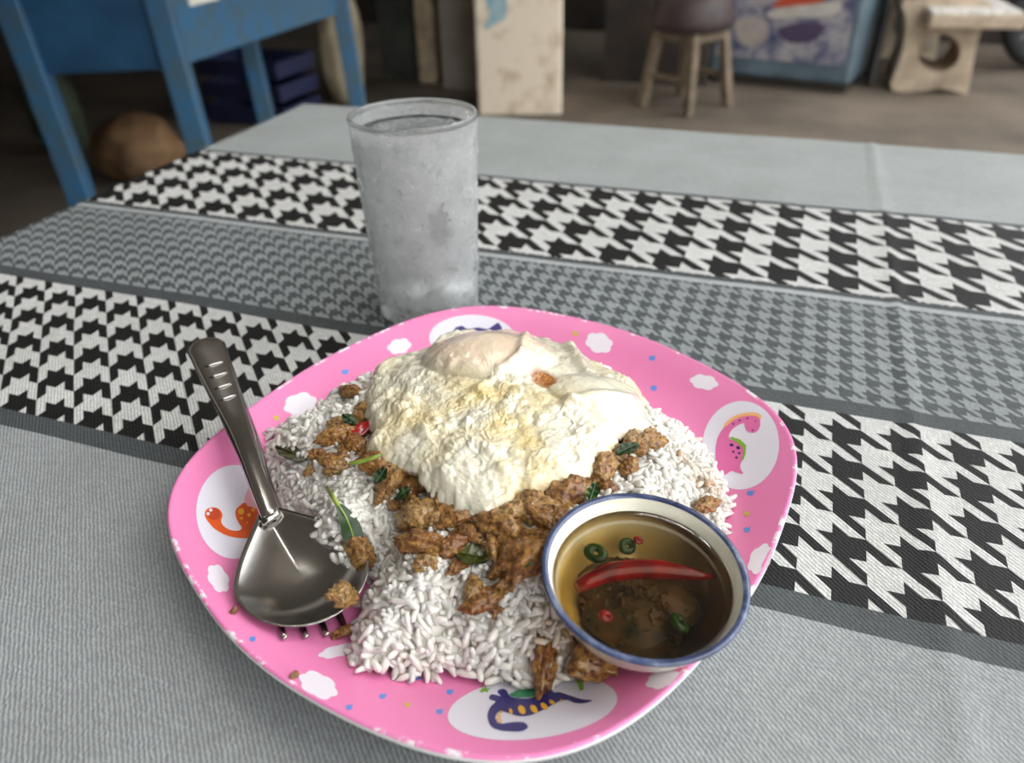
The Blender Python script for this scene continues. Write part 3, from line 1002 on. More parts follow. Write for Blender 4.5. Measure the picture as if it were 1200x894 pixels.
def cluster(x, y):
    if x < 450 and y < 500: return 'minced chicken at the cloud side', 'browned chicken piece by the egg next to a printed cloud on the plate'
    if x < 412 and y < 560: return 'minced chicken by the olive leaf', 'browned chicken piece lying at the tip of the olive green basil leaf'
    if x < 480 and y < 556: return 'minced chicken by the stalk', 'browned chicken piece beside the pale green herb stalk'
    if x < 480: return 'minced chicken by the dark scrap', 'browned chicken piece beside the small dark basil scraps under the egg'
    if x > 730: return 'minced chicken at the pink dinosaur side', 'browned chicken piece under the egg on the side of the pink dinosaur'
    if x > 680: return 'minced chicken behind the bowl', 'browned chicken piece just behind the blue rim of the sauce bowl'
    if y > 680: return 'minced chicken on the front rice', 'small browned chicken piece strayed onto the bare white rice in front'
    if x > 596 and y > 590: return 'minced chicken touching the bowl', 'chunky browned chicken piece heaped against the side of the sauce bowl'
    if x > 570: return 'minced chicken under the egg tip', 'browned chicken piece tucked under the front egg edge near the bowl'
    if y > 622: return 'minced chicken by the folded leaf', 'browned chicken piece on the rice beside the folded olive leaf'
    return 'minced chicken under the egg front', 'browned chicken piece in the strip under the egg facing the spoon'


def put_meat(px, py, size, k, lift=0.45, rz=None, label=None, group=None):
    p = hit(px, py, mound, size * lift, 0.025)
    o = bpy.data.objects.new('chicken_piece', meat_meshes[k % len(meat_meshes)])
    COL.objects.link(o)
    o.location = p; o.scale = (size,) * 3
    rr = random.Random(int(px * 13 + py * 7))
    o.rotation_euler = (rr.uniform(-.5, .5), rr.uniform(-.5, .5), rr.uniform(0, 6.28) if rz is None else rz)
    g_, l_ = cluster(px, py)
    tag(o, label or l_, 'chicken piece', None if label else g_)
    return o


G_MEAT = 'minced chicken around the egg'
placed = []
# pieces one can tell apart: (x, y, half size in mm, shape)
for i, (x, y, s, k_) in enumerate(((407, 458, 5.5, 2), (428, 478, 4.5, 1), (385, 540, 6, 5), (368, 548, 4, 9), (400, 510, 6, 4), (418, 522, 5.5, 0), (405, 530, 5, 7), (440, 545, 6, 3), (428, 508, 5, 5),
                                   (455, 565, 6, 8), (470, 548, 6, 2), (492, 605, 8.5, 1), (505, 640, 7, 6), (500, 660, 4.5, 3), (525, 600, 6.5, 0), (520, 575, 6, 4), (545, 625, 6, 5), (480, 575, 6, 9),
                                   (590, 620, 8.0, 3), (608, 655, 8.5, 8), (575, 640, 5, 4), (555, 690, 5.5, 5), (572, 700, 5.5, 6), (578, 715, 3.2, 3), (600, 600, 7, 7), (628, 595, 8, 1), (650, 580, 7, 0),
                                   (640, 612, 6.5, 4), (625, 630, 6, 9), (668, 575, 8.5, 8), (690, 565, 6, 2), (705, 548, 7, 3), (720, 530, 7, 5), (740, 515, 7, 9), (755, 510, 7, 0), (764, 518, 5.5, 4), (735, 545, 5, 1),
                                   (712, 572, 4.5, 7), (655, 600, 5, 5), (560, 605, 6, 2), (540, 608, 5.5, 9), (585, 588, 6, 0), (612, 580, 6, 6), (450, 580, 4.5, 4), (465, 592, 4, 7), (515, 615, 5, 8), (530, 640, 5, 0),
                                   (588, 665, 5, 1), (595, 685, 4, 4), (690, 590, 4, 3), (660, 545, 6, 3), (715, 515, 6, 8), (498, 560, 6, 1), (470, 530, 6, 0), (438, 495, 5, 6), (392, 497, 4.5, 1), (412, 500, 4.5, 7), (374, 535, 4, 3), (396, 545, 4.5, 8), (432, 530, 5, 2), (448, 556, 4.5, 5), (484, 592, 5, 4), (508, 592, 5, 7), (458, 548, 5, 1), (420, 490, 4, 3), (540, 660, 4, 6), (700, 535, 5, 4), (748, 525, 4, 8))):
    placed.append(put_meat(x, y, s * 0.86 / 1000, k_, lift=0.6))
put_meat(422, 647, 0.0055, 3, 1.6, label='small brown chicken piece at the stem end of the curled basil leaf')
put_meat(401, 697, 0.0045, 1, 1.2, label='brown chicken piece lying in the bowl of the spoon').location = at(401, 697, 0.0205)
for x_, y_, l_ in ((345, 791, 'tiny brown crumb on the bare pink plate beside a printed cloud'), (274, 716, 'tiny brown crumb on the pink plate rim beside the spoon bowl')):
    put_meat(x_, y_, 0.0013, 3, 0.5, label=l_)
put_meat(407, 738, 0.0028, 2, 1.0, label='tiny chicken crumb beside the fork tines at the rice edge')
put_meat(697, 772, 0.0065, 8, 0.6, label='brown chicken piece wedged under the sauce bowl rim')
put_meat(638, 776, 0.005, 6, 0.6, label='dark sauce-soaked chicken piece at the front edge of the rice')
put_meat(826, 591, 0.005, 5, 0.8, label='small chicken piece in the stained rice behind the sauce bowl')

# ================================================================== BASIL, CHILLI BITS
M_leaf = simple('cooked_basil', (36, 64, 22), 0.42, rgb2=(20, 38, 14), scale=160, bump=0.15, bscale=300, bdist=0.0008, coat=0.1, coatr=0.3)
M_olive = simple('olive_leaf', (74, 80, 22), 0.3, rgb2=(48, 52, 16), scale=160, coat=0.4, coatr=0.15)
M_stem = simple('pale_stem', (150, 168, 74), 0.35, rgb2=(110, 130, 50), scale=120)
M_red = simple('red_chilli_skin', (160, 16, 14), 0.22, rgb2=(104, 8, 10), scale=120, coat=0.5, coatr=0.1)
M_greenchilli = simple('green_chilli_skin', (52, 96, 24), 0.25, rgb2=(30, 60, 18), scale=120, coat=0.4)


def leaf(name, path_px, widths, surf, lift, mat, label, curl=0.25, stem=None, group=None):
    pts = np.array([hit(x, y, surf, lift, 0.025) for x, y in path_px])
    n = 22
    tt = np.linspace(0, 1, n); src = np.linspace(0, 1, len(pts))
    P = np.stack([np.interp(tt, src, pts[:, a]) for a in range(3)], 1)
    for _ in range(3): P[1:-1] = (P[:-2] + 2 * P[1:-1] + P[2:]) / 4
    w = np.interp(tt, np.linspace(0, 1, len(widths)), widths)
    T = np.gradient(P, axis=0); T /= np.linalg.norm(T, axis=1)[:, None]
    side = np.cross(T, [0, 0, 1.0]); side /= np.linalg.norm(side, axis=1)[:, None]
    m = 9
    V, F = [], []
    for sgn in (0, 1):
        for i in range(n):
            for j in range(m):
                q = (j / (m - 1)) * 2 - 1
                p = P[i] + side[i] * q * w[i] + np.array([0, 0, 1]) * (curl * w[i] * (abs(q) ** 1.5) + 0.00018 * math.sin(i * 1.1 + 2 * q) - sgn * 0.0004)
                V.append(p)
    for sgn in (0, 1):
        o = sgn * n * m
        for i in range(n - 1):
            for j in range(m - 1):
                f = (o + i * m + j, o + i * m + j + 1, o + (i + 1) * m + j + 1, o + (i + 1) * m + j)
                F.append(f if sgn else f[::-1])
    c0 = P[0]
    root = empty(name, c0)
    tag(root, label, 'basil leaf', group)
    obj('blade', np.array(V) - c0, F, mat, root)
    vein = tube([p + np.array([0, 0, 0.0003]) for p in P[:-2]], [0.00045 * (1 - 0.6 * i / n) for i in range(n - 2)], 6)
    obj('midrib', np.array(vein[0]) - c0, vein[1], M_stem if stem else mat, root)
    if stem:
        sp = np.array([hit(x, y, surf, lift + 0.001, 0.025) for x, y in stem])
        tv = tube(sp, np.linspace(0.0007, 0.0009, len(sp)), 8)
        obj('stem', np.array(tv[0]) - c0, tv[1], M_stem, root)
    return root


leaf('basil_leaf', [(395, 590), (405, 605), (412, 622), (418, 645), (424, 668)], [0.0008, 0.0026, 0.0036, 0.0032, 0.0008], mound, 0.006, M_leaf, 'long curled dark green basil leaf with a pale stem leaning over the spoon', stem=[(383, 571), (389, 580), (396, 592)])
leaf('basil_leaf', [(324, 523), (335, 528), (348, 533), (360, 538)], [0.0008, 0.0035, 0.0048, 0.003], mound, 0.003, M_olive, 'olive green basil leaf on the rice near the spoon handle')
leaf('basil_leaf', [(536, 648), (548, 650), (560, 652), (572, 656)], [0.001, 0.0045, 0.005, 0.002], mound, 0.004, M_olive, 'folded olive basil leaf below the front edge of the egg')
leaf('basil_leaf', [(463, 585), (470, 580), (480, 572)], [0.0008, 0.003, 0.0012], mound, 0.007, M_leaf, 'small dark basil scrap under the front left corner of the egg')
leaf('basil_leaf', [(440, 566), (446, 558), (452, 548)], [0.0008, 0.0028, 0.001], mound, 0.008, M_leaf, 'small dark basil scrap below the egg beside the red chilli flake')
leaf('basil_leaf', [(402, 486), (410, 492), (418, 496)], [0.0008, 0.003, 0.001], mound, 0.006, M_leaf, 'dark green basil scrap beside the red chilli at the egg edge')
leaf('basil_leaf', [(722, 532), (735, 526), (748, 520)], [0.0008, 0.0032, 0.001], mound, 0.009, M_leaf, 'dark basil scrap between chicken pieces on the sauce bowl side of the egg')
leaf('basil_leaf', [(690, 590), (694, 578), (698, 566)], [0.0008, 0.0022, 0.001], mound, 0.008, M_greenchilli, 'bright green basil strip just behind the sauce bowl rim')
0 and leaf('basil_leaf', [(676, 799), (680, 804), (684, 808)], [0.0006, 0.0018, 0.0006], mound, 0.002, M_greenchilli, 'tiny bright green basil scrap at the rice edge above the blue dinosaur') if False else None


def chilli_bit(px, py, size, rz, mat, label, surf=mound, lift=0.7):
    bm = bmesh.new(); bmesh.ops.create_icosphere(bm, subdivisions=3, radius=1)
    P = np.array([v.co[:] for v in bm.verts])
    P = P * (1 + 0.25 * fbm(P * 1.3 + px, 2))[:, None] * [1.3, 0.75, 0.3]
    P[:, 2] += 0.25 * P[:, 0] ** 2
    for v, p in zip(bm.verts, P): v.co = p * size
    o = bobj('chilli_flake', bm, mat, smooth=True, loc=hit(px, py, surf, size * lift, 0.025))
    o.rotation_euler = (0.2, -0.1, rz)
    tag(o, label, 'chilli flake')
    return o


chilli_bit(421, 505, 0.0042, 1.1, M_red, 'glossy dark red chilli flake beside the bubbly edge of the egg', lift=1.5)
chilli_bit(428, 541, 0.0028, 0.3, M_red, 'small red chilli flake on the chicken below the pale stem', lift=2.0)
chilli_bit(614, 660, 0.002, 0.3, M_greenchilli, 'small green chilli flake stuck on a chicken piece beside the sauce bowl', lift=4.2)
sp_ = [hit(x, y, mound, 0.009, 0.03) for x, y in ((409, 543), (422, 541), (436, 537), (446, 533))]
tv_ = tube(sp_, [0.0007, 0.0009, 0.0008, 0.0006], 8)
tag(obj('herb_stalk', tv_[0], tv_[1], M_stem), 'pale green basil stem poking out under the egg', 'basil stem')

# ================================================================== SAUCE BOWL
BN = Vector((0.0977, -0.0860, 1.0)).normalized()
BR = 0.0309
rim_c = Vector((-0.0208, 0.1650, 0.0385))
bq = Vector((0, 0, 1)).rotation_difference(BN)
BH = 0.0265
bowl = empty('sauce_bowl', rim_c - BN * BH)
bowl.rotation_mode = 'QUATERNION'; bowl.rotation_quaternion = bq
tag(bowl, 'small white ceramic bowl with a blue rim holding chilli fish sauce', 'bowl')
t = NT('cream_glaze')
co = t.coord()
M_glaze = t.done(t.pbr(color=t.mix(t.ramp(t.noise(60, 4, 0.6, co), [(0.4, (0, 0, 0)), (0.8, (1, 1, 1))]), lin(226, 220, 200), lin(206, 202, 184)), rough=0.12, spec=0.5, coat=0.4, coatr=0.05))
t = NT('blue_glaze')
co = t.coord()
M_blue = t.done(t.pbr(color=t.ramp(t.noise(130, 4, 0.6, co), [(0.3, lin(40, 48, 78)), (0.55, lin(66, 78, 112)), (0.8, lin(124, 136, 158))]), rough=0.12, spec=0.5, coat=0.4, coatr=0.05))
prof_out = [(0.0, 0.0012), (0.012, 0.0012), (0.0125, 0.0), (0.0145, 0.0), (0.0150, 0.0018), (0.019, 0.0045), (0.0235, 0.010), (0.0268, 0.0165), (0.0292, 0.0225), (0.0301, 0.0245)]
prof_rim = [(0.0301, 0.0245), (0.0308, 0.0255), (0.0309, 0.0262), (0.0303, 0.0267), (0.0294, 0.0266), (0.0287, 0.0260)]
prof_in = [(0.0287, 0.0260), (0.0280, 0.0245), (0.0262, 0.0190), (0.0235, 0.0130), (0.020, 0.0085), (0.014, 0.0050), (0.007, 0.0038), (0, 0.0036)]


def fine_prof(p, k=4):
    out = []
    for (a, b) in zip(p[:-1], p[1:]):
        for j in range(k): out.append((a[0] + (b[0] - a[0]) * j / k, a[1] + (b[1] - a[1]) * j / k))
    return out + [p[-1]]


vb, fb = lathe(prof_out, 96); obj('outer_wall', vb, fb, M_glaze, bowl)
vb, fb = lathe(prof_in, 96); obj('inner_wall', vb, fb, M_glaze, bowl)
vb, fb = lathe(prof_rim, 96)
ro = obj('blue_rim', vb, fb, M_blue, bowl); ro['label'] = 'blue glazed rim band'

# fish sauce, level, inside the tilted bowl
t = NT('fish_sauce')
fr = t.n('Fresnel', {'IOR': 1.34})
tr = t.n('BsdfTransparent', {'Color': (0.96, 0.90, 0.78, 1)})
gl = t.n('BsdfGlossy', {'Color': (1, 1, 1, 1), 'Roughness': 0.03})
mx = t.n('MixShader'); t.set(mx.inputs[0], fr.outputs[0]); t.set(mx.inputs[1], tr.outputs[0]); t.set(mx.inputs[2], gl.outputs[0])
va = t.n('VolumeAbsorption', {'Color': (0.90, 0.77, 0.10, 1), 'Density': 1400.0})
M_sauce = t.done(mx.outputs[0], va.outputs[0])
SL = 0.0222                                             # sauce level in the bowl
prof_s = [(0.0, SL)] + [(0.0272 * q, SL) for q in (0.3, 0.6, 0.85, 0.97)] + [(0.02722, SL + 0.0003), (0.0258, 0.0180), (0.0233, 0.0132), (0.0198, 0.0088), (0.0138, 0.0053), (0.007, 0.0041), (0, 0.0039)]
vb, fb = lathe(prof_s, 96)
vb = np.array([(bq @ Vector(v)) for v in vb])
sauce = obj('fish_sauce', vb, fb, M_sauce, loc=rim_c - BN * BH)
tag(sauce, 'clear brown fish sauce with chillies filling the blue-rimmed bowl', 'sauce')
def in_bowl(x, y, z): return (rim_c - BN * BH) + bq @ Vector((x, y, z))


# red chilli lying in the sauce, photo: from (675,690) to (840,672)
def bowl_plane(px, py, z):
    d = Vector(FWD + (px - 600) / FPX * RIGHT - (py - 447) / FPX * UP)
    o = in_bowl(0, 0, z); c = Vector(CAM)
    return c + d * ((o - c).dot(BN) / d.dot(BN))


cp = [bowl_plane(x, y, 0.0172) for x, y in ((676, 688), (690, 680), (712, 671), (740, 667), (770, 667), (800, 671), (822, 675), (838, 676))]
tv_ = tube(cp, [0.0019, 0.0027, 0.0031, 0.0033, 0.0031, 0.0024, 0.0014, 0.0004], 14)
ch = empty('red_chilli', cp[0]); tag(ch, 'long red chilli half floating in the brown fish sauce', 'chilli')
obj('pod', np.array(tv_[0]) - np.array(cp[0]), tv_[1], M_red, ch)
cut = tube([cp[1] + Vector((0, 0, 0.0022)), cp[2] + Vector((0.001, 0, 0.0026)), cp[3] + Vector((0, 0, 0.0028))], [0.0004, 0.0007, 0.0003], 8)
obj('cut_edge', np.array(cut[0]) - np.array(cp[0]), cut[1], simple('dark_cut', (92, 10, 10), 0.3), ch)


def ring_slice(px, py, z, r, mat, label, tilt=(0.2, 0.1, 0), cat='chilli slice', group=None):
    V, F = [], []
    n, m = 20, 8
    for i in range(n):
        a = 2 * math.pi * i / n
        for j in range(m):
            b = 2 * math.pi * j / m
            rr = r * (0.75 + 0.55 * math.cos(b))
            V.append((rr * math.cos(a) * 1.1, rr * math.sin(a) * 0.9, r * 0.42 * math.sin(b)))
    for i in range(n):
        for j in range(m):
            F.append((i * m + j, ((i + 1) % n) * m + j, ((i + 1) % n) * m + (j + 1) % m, i * m + (j + 1) % m))
    o = obj('chilli_slice', V, F, mat, loc=bowl_plane(px, py, z)); o.rotation_euler = tilt
    tag(o, label, cat, group); return o


ring_slice(698, 648, 0.0185, 0.0028, M_greenchilli, 'dark green chilli slice in the sauce beside the red chilli', (0.3, 0.2, 0))
ring_slice(735, 640, 0.0170, 0.0024, M_greenchilli, 'green chilli slice sunk in the sauce behind the red chilli', (0.5, 0.1, 1))
ring_slice(748, 633, 0.0185, 0.0014, M_red, 'small red chilli slice behind the long red chilli', (0.3, 0.4, 1))
ring_slice(710, 722, 0.0175, 0.0020, M_red, 'red chilli slice sunk at the spoon side of the sauce', (0.2, 0.5, 1))
ring_slice(796, 730, 0.0160, 0.0028, M_greenchilli, 'green chilli slice deep at the front of the sauce', (0.5, 0.1, 2), )
M_seed = simple('chilli_sediment', (120, 80, 28), 0.5, rgb2=(56, 56, 18), scale=120)
V_, F_ = [], []
nb_ = 28
V_ += [bq @ Vector((q[0] * (1 + 0.10 * math.sin(3 * math.atan2(q[1], q[0])) + 0.06 * math.sin(7 * math.atan2(q[1], q[0]))), q[1] * (1 + 0.08 * math.cos(5 * math.atan2(q[1], q[0]))), q[2])) for q in lathe([(0, 0.0150), (0.006, 0.0148), (0.012, 0.0136), (0.016, 0.0118), (0.0185, 0.0092)], nb_)[0]]
F_ += lathe([(0, 0.0150), (0.006, 0.0148), (0.012, 0.0136), (0.016, 0.0118), (0.0185, 0.0092)], nb_)[1]
for i in range(420):
    a, q = RNG.uniform(0, 6.28), math.sqrt(RNG.random()) * 0.0172
    c0 = np.array([q * math.cos(a), q * math.sin(a), 0.0148 - 0.0055 * (q / 0.0172) ** 2 + RNG.uniform(-0.0008, 0.0012)])
    bmx = [(1, 0, 0), (-1, 0, 0), (0, 1, 0), (0, -1, 0), (0, 0, 1), (0, 0, -1)]
    o = len(V_); sc = RNG.uniform(0.0008, 0.0026)
    rot = Matrix.Rotation(RNG.uniform(0, 6), 3, Vector(RNG.normal(size=3)))
    for b in bmx: V_.append(bq @ (Vector(c0) + (rot @ Vector((b[0] * sc, b[1] * sc * 0.6, b[2] * sc * 0.3)))))
    for f in ((0, 2, 4), (2, 1, 4), (1, 3, 4), (3, 0, 4), (2, 0, 5), (1, 2, 5), (3, 1, 5), (0, 3, 5)): F_.append(tuple(o + k_ for k_ in f))
sed = obj('chilli_sediment', V_, F_, M_seed, smooth=False, loc=rim_c - BN * BH)
tag(sed, 'chopped chilli and garlic bits settled in the fish sauce', 'chilli bits', kind='stuff')

# ================================================================== SPOON AND FORK
t = NT('stainless_steel')
co = t.coord()
M_steel = t.done(t.pbr(color=lin(178, 175, 170), metal=1.0, rough=t.ramp(t.noise(220, 4, 0.6, co), [(0.3, (0.15, 0.15, 0.15)), (0.75, (0.21, 0.21, 0.21))]),
                       normal=t.bump(t.noise(60, 2, 0.5, co), 0.02, 0.001)))

SB = Vector(at(352, 664, 0.0195))              # middle of the spoon bowl, at its rim
SN = Vector(at(317, 604, 0.0215))              # neck
SM = Vector(at(276, 490, 0.0300))              # where it crosses the plate rim
ST = Vector(at(238, 398, 0.0420))              # end of the handle


def frame(o, x_to):
    x = (x_to - o).normalized(); y = Vector((0, 0, 1)).cross(x).normalized(); z = x.cross(y)
    return Matrix((x, y, z)).transposed()


spoon = empty('spoon', SB)
tag(spoon, 'stainless steel spoon resting across the plate rim with its bowl against the rice', 'spoon')
# bowl: egg outline, concave shell; local x towards the handle
FM = frame(SB, SN)


def spoon_bowl(a_back, a_front, b, depth, thick):
    n, m = 64, 16
    V, F = [], []
    for side in (0, 1):
        for i in range(m + 1):
            s = i / m
            for k in range(n):
                q = 2 * math.pi * k / n
                cx = math.cos(q); ax = a_front if cx > 0 else a_back
                taper = 1 - 0.72 * max(cx, 0) ** 1.4
                x = ax * s * cx; y = b * s * math.sin(q) * taper
                z = -depth * (1 - s ** 2.2)
                if side: z -= thick * (1 - 0.7 * s ** 8)
                V.append(FM @ Vector((x, y, z)))
    o1 = (m + 1) * n
    for i in range(m):
        for k in range(n):
            k2 = (k + 1) % n
            f = (i * n + k, (i + 1) * n + k, (i + 1) * n + k2, i * n + k2)
            F.append(f); F.append(tuple(o1 + q for q in f[::-1]))
    for k in range(n):
        k2 = (k + 1) % n
        F.append((m * n + k, o1 + m * n + k, o1 + m * n + k2, m * n + k2))
    return V, F


sv, sf = spoon_bowl(0.0245, 0.0340, 0.0222, 0.0068, 0.0011)
obj('bowl', sv, sf, M_steel, spoon)


def loft(path, widths, thicks, crown=0.35, sub=8):
    """flat handle with chamfered section along a smooth path (world), returns verts relative to path[0]"""
    P = [Vector(p) for p in path]
    n = len(P)
    pts, ws, ts = [], [], []
    for i in range(n - 1):
        a, b, c, d = P[max(i - 1, 0)], P[i], P[i + 1], P[min(i + 2, n - 1)]
        for k_ in range(sub):
            q = k_ / sub
            pts.append(0.5 * ((2 * b) + (c - a) * q + (2 * a - 5 * b + 4 * c - d) * q * q + (3 * b - a - 3 * c + d) * q ** 3))
            ws.append(widths[i] + (widths[i + 1] - widths[i]) * q); ts.append(thicks[i] + (thicks[i + 1] - thicks[i]) * q)
    pts.append(P[-1]); ws.append(widths[-1]); ts.append(thicks[-1])
    V, F = [], []
    sec = [(-1, -0.25), (-0.82, -0.9), (0, -1), (0.82, -0.9), (1, -0.25), (0.9, 0.35), (0.62, 1), (0, 0.72), (-0.62, 1), (-0.9, 0.35)]
    m = len(sec)
    for i, p in enumerate(pts):
        x = (pts[min(i + 1, len(pts) - 1)] - pts[max(i - 1, 0)]).normalized()
        y = Vector((0, 0, 1)).cross(x).normalized(); z = x.cross(y)
        for (a, b) in sec: V.append(p + y * (a * ws[i] / 2) + z * (b * ts[i] / 2))
    for i in range(len(pts) - 1):
        for j in range(m):
            j2 = (j + 1) % m
            F.append((i * m + j, (i + 1) * m + j, (i + 1) * m + j2, i * m + j2))
    F.append(tuple(range(m))); F.append(tuple(reversed(range((len(pts) - 1) * m, len(pts) * m))))
    return V, F, pts


def lerp(a, b, q): return a + (b - a) * q


root_pt = SB + FM @ Vector((0.0315, 0, -0.0006))
hp = [root_pt, SN, lerp(SN, SM, 0.5) + Vector((0, 0, 0.0015)), SM, lerp(SM, ST, 0.5) + Vector((0, 0, -0.0003)), lerp(SM, ST, 0.90), ST]
hv, hf, hpts = loft(hp, [0.0080, 0.0072, 0.0082, 0.0108, 0.0142, 0.0165, 0.0075], [0.0010, 0.0040, 0.0034, 0.0028, 0.0026, 0.0024, 0.0018])
hobj = obj('handle', [v - SB for v in hv], hf, M_steel, spoon)
for q in (0.22, 0.36, 0.50, 0.64):                # cross ridges stamped in the handle
    c0 = lerp(SM, ST, q) + Vector((0, 0, 0.0011)); ax = (ST - SM).normalized(); yv = Vector((0, 0, 1)).cross(ax).normalized()
    w = 0.0034 + 0.001 * q
    tvv, tff = tube([c0 - yv * w, c0 - yv * w * 0.3 + Vector((0, 0, 0.0001)), c0 + yv * w * 0.3 + Vector((0, 0, 0.0001)), c0 + yv * w], [0.0003, 0.0006, 0.0006, 0.0003], 8)
    obj('ridge', [v - SB for v in tvv], tff, M_steel, hobj)

# fork under the spoon
fork_tip = Vector(at(372, 750, 0.0095)); FKN = Vector(at(330, 640, 0.0075))
fx_ = (FKN - fork_tip); fx_.z = 0; fx_.normalize(); fyv = Vector((0, 0, 1)).cross(fx_)
fork = empty('fork', fork_tip)
tag(fork, 'steel fork lying under the spoon with only its tines showing', 'fork')
FW = 0.0215
for j in range(4):
    off = (j - 1.5) / 1.5 * (FW / 2 - 0.0014)
    pth = [fork_tip + fyv * off + fx_ * q for q in (0.0, 0.012, 0.026, 0.040)]
    pth = [Vector((p.x, p.y, float(zplate(p.x, p.y)) + 0.0016)) for p in pth]
    lv, lf, _ = loft(pth, [0.0018, 0.0030, 0.0034, 0.0036], [0.0009, 0.0012, 0.0014, 0.0014], sub=3)
    obj('tine', [v - fork_tip for v in lv], lf, M_steel, fork)
fend = Vector((ST.x, ST.y, 0)) + Vector((0.0005, 0.0005, 0))
fmid = Vector((SM.x, SM.y, 0)) + Vector((0.0016, 0.0016, 0)); fnk = Vector((SN.x, SN.y, 0)) + Vector((0.001, 0.001, 0))
hp = [fork_tip * 1.0 + fx_ * 0.037 + Vector((0, 0, 0.0072 - fork_tip.z)), fork_tip + fx_ * 0.048 + Vector((0, 0, 0.0078 - fork_tip.z)), Vector((fnk.x, fnk.y, 0.0135)), Vector((lerp(fnk, fmid, 0.5).x, lerp(fnk, fmid, 0.5).y, 0.0195)), Vector((fmid.x, fmid.y, 0.0248)), lerp(Vector((fmid.x, fmid.y, 0.0250)), Vector((fend.x, fend.y, 0.0345)), 0.75)]
hv, hf, _ = loft(hp, [0.0215, 0.0185, 0.0070, 0.0070, 0.0085, 0.0110], [0.0014, 0.0016, 0.0024, 0.0024, 0.0022, 0.0018])
obj('handle', [v - fork_tip for v in hv], hf, M_steel, fork)

# ================================================================== DRINKING GLASS
GX, GY, GH, GR1, GR0 = -0.1866, 0.3665, 0.1115, 0.0332, 0.0286
t = NT('frosted_glass')
co = t.coord()
sepz = t.n('SeparateXYZ', {0: co}).outputs[2]
nzf = t.noise(70, 5, 0.65, co)
fog = t.ramp(nzf, [(0.30, (0.55, 0.55, 0.55)), (0.62, (1, 1, 1))])
rimclear = t.math('LESS_THAN', sepz, GH - 0.0028)
zz_ = max(np.linspace(0.03, 0.1, 141), key=lambda z: -abs(np.hypot(*(at(515, 265, z)[:2] - [GX, GY])) - 0.031) - (9 if at(515, 265, z)[1] > GY else 0))
wp_ = at(515, 265, zz_) - np.array([GX, GY, 0])
dvp = t.n('VectorMath', operation='SUBTRACT'); t.set(dvp.inputs[0], co); t.set(dvp.inputs[1], tuple(wp_))
dsc = t.n('VectorMath', operation='MULTIPLY'); t.set(dsc.inputs[0], dvp.outputs[0]); dsc.inputs[1].default_value = (1, 1, 0.62)
dln = t.n('VectorMath', operation='LENGTH'); t.set(dln.inputs[0], dsc.outputs[0])
wob = t.math('MULTIPLY_ADD', t.noise(230, 4, 0.7, co), 0.020, dln.outputs['Value'])
wiped = t.math('GREATER_THAN', wob, 0.0165)
fogm = t.math('MULTIPLY', t.math('MULTIPLY', fog, rimclear), t.math('MULTIPLY_ADD', wiped, 0.85, 0.15))
bmp = t.bump(t.noise(420, 4, 0.65, co), 0.55, 0.0009)
glass = t.pbr(color=(0.98, 0.99, 0.985, 1), rough=t.math('MULTIPLY_ADD', fogm, 0.26, 0.02), trans=1.0, ior=1.47, normal=bmp)
dif = t.n('BsdfTranslucent', {'Color': (0.88, 0.89, 0.89, 1)})
dif2 = t.n('BsdfDiffuse', {'Color': (0.86, 0.87, 0.87, 1)})
dm = t.n('MixShader', {0: 0.5}); t.set(dm.inputs[1], dif.outputs[0]); t.set(dm.inputs[2], dif2.outputs[0])
gm = t.n('MixShader'); t.set(gm.inputs[0], t.math('MULTIPLY', fogm, 0.36)); t.set(gm.inputs[1], glass); t.set(gm.inputs[2], dm.outputs[0])
M_frost = t.done(gm.outputs[0])
t = NT('clear_glass')
M_clear = t.done(t.pbr(color=(0.95, 0.98, 0.98, 1), rough=0.02, trans=1.0, ior=1.47))
M_water = (lambda t: t.done(t.pbr(color=(0.95, 0.98, 0.99, 1), rough=0.0, trans=1.0, ior=1.33)))(NT('water'))
tum = empty('drinking_glass', (GX, GY, 0))
tag(tum, 'tall straight glass of iced water fogged with condensation behind the pink plate', 'drinking glass')
Rg = lambda z: GR0 + (GR1 - GR0) * (z / GH)
prof = [(0.0, 0.0006), (0.022, 0.0006), (0.0262, 0.0), (GR0 - 0.0008, 0.0006), (GR0, 0.002)]
prof += [(Rg(z), z) for z in np.linspace(0.006, GH - 0.0016, 22)]
prof += [(GR1 + 0.0002, GH - 0.0008), (GR1 - 0.0002, GH), (GR1 - 0.0012, GH + 0.0003), (GR1 - 0.0020, GH - 0.0002), (GR1 - 0.0022, GH - 0.0012)]
prof += [(Rg(z) - 0.0022, z) for z in np.linspace(GH - 0.006, 0.012, 20)]
prof += [(GR0 - 0.004, 0.0095), (0.018, 0.0085), (0.0, 0.0082)]
vb, fb = lathe(prof, 96)
obj('tumbler', vb, fb, M_frost, tum)
# condensation drops
V_, F_ = [], []
ico = bmesh.new(); bmesh.ops.create_icosphere(ico, subdivisions=2, radius=1)
IV = np.array([v.co[:] for v in ico.verts]); IF = [tuple(v.index for v in f.verts) for f in ico.faces]; ico.free()
for i in range(900):
    th = RNG.uniform(0, 2 * np.pi); z = RNG.uniform(0.006, GH - 0.006)
    sz = RNG.uniform(0.00025, 0.0006) if i > 110 else RNG.uniform(0.0006, 0.0012)
    R = Rg(z) + 0.00005
    o = len(V_)
    er_ = np.array([math.cos(th), math.sin(th), 0]); et = np.array([-math.sin(th), math.cos(th), 0]); ez = np.array([0, 0, 1.0])
    c0 = er_ * R + ez * z
    st = RNG.uniform(1.0, 2.2) if i < 110 else 1.1
    V_ += list(c0 + IV[:, :1] * sz * 0.5 * er_ + IV[:, 1:2] * sz * et + IV[:, 2:3] * sz * st * ez)
    F_ += [tuple(o + k_ for k_ in f) for f in IF]
dr = obj('condensation_drops', V_, F_, M_clear, tum); dr['kind'] = 'stuff'
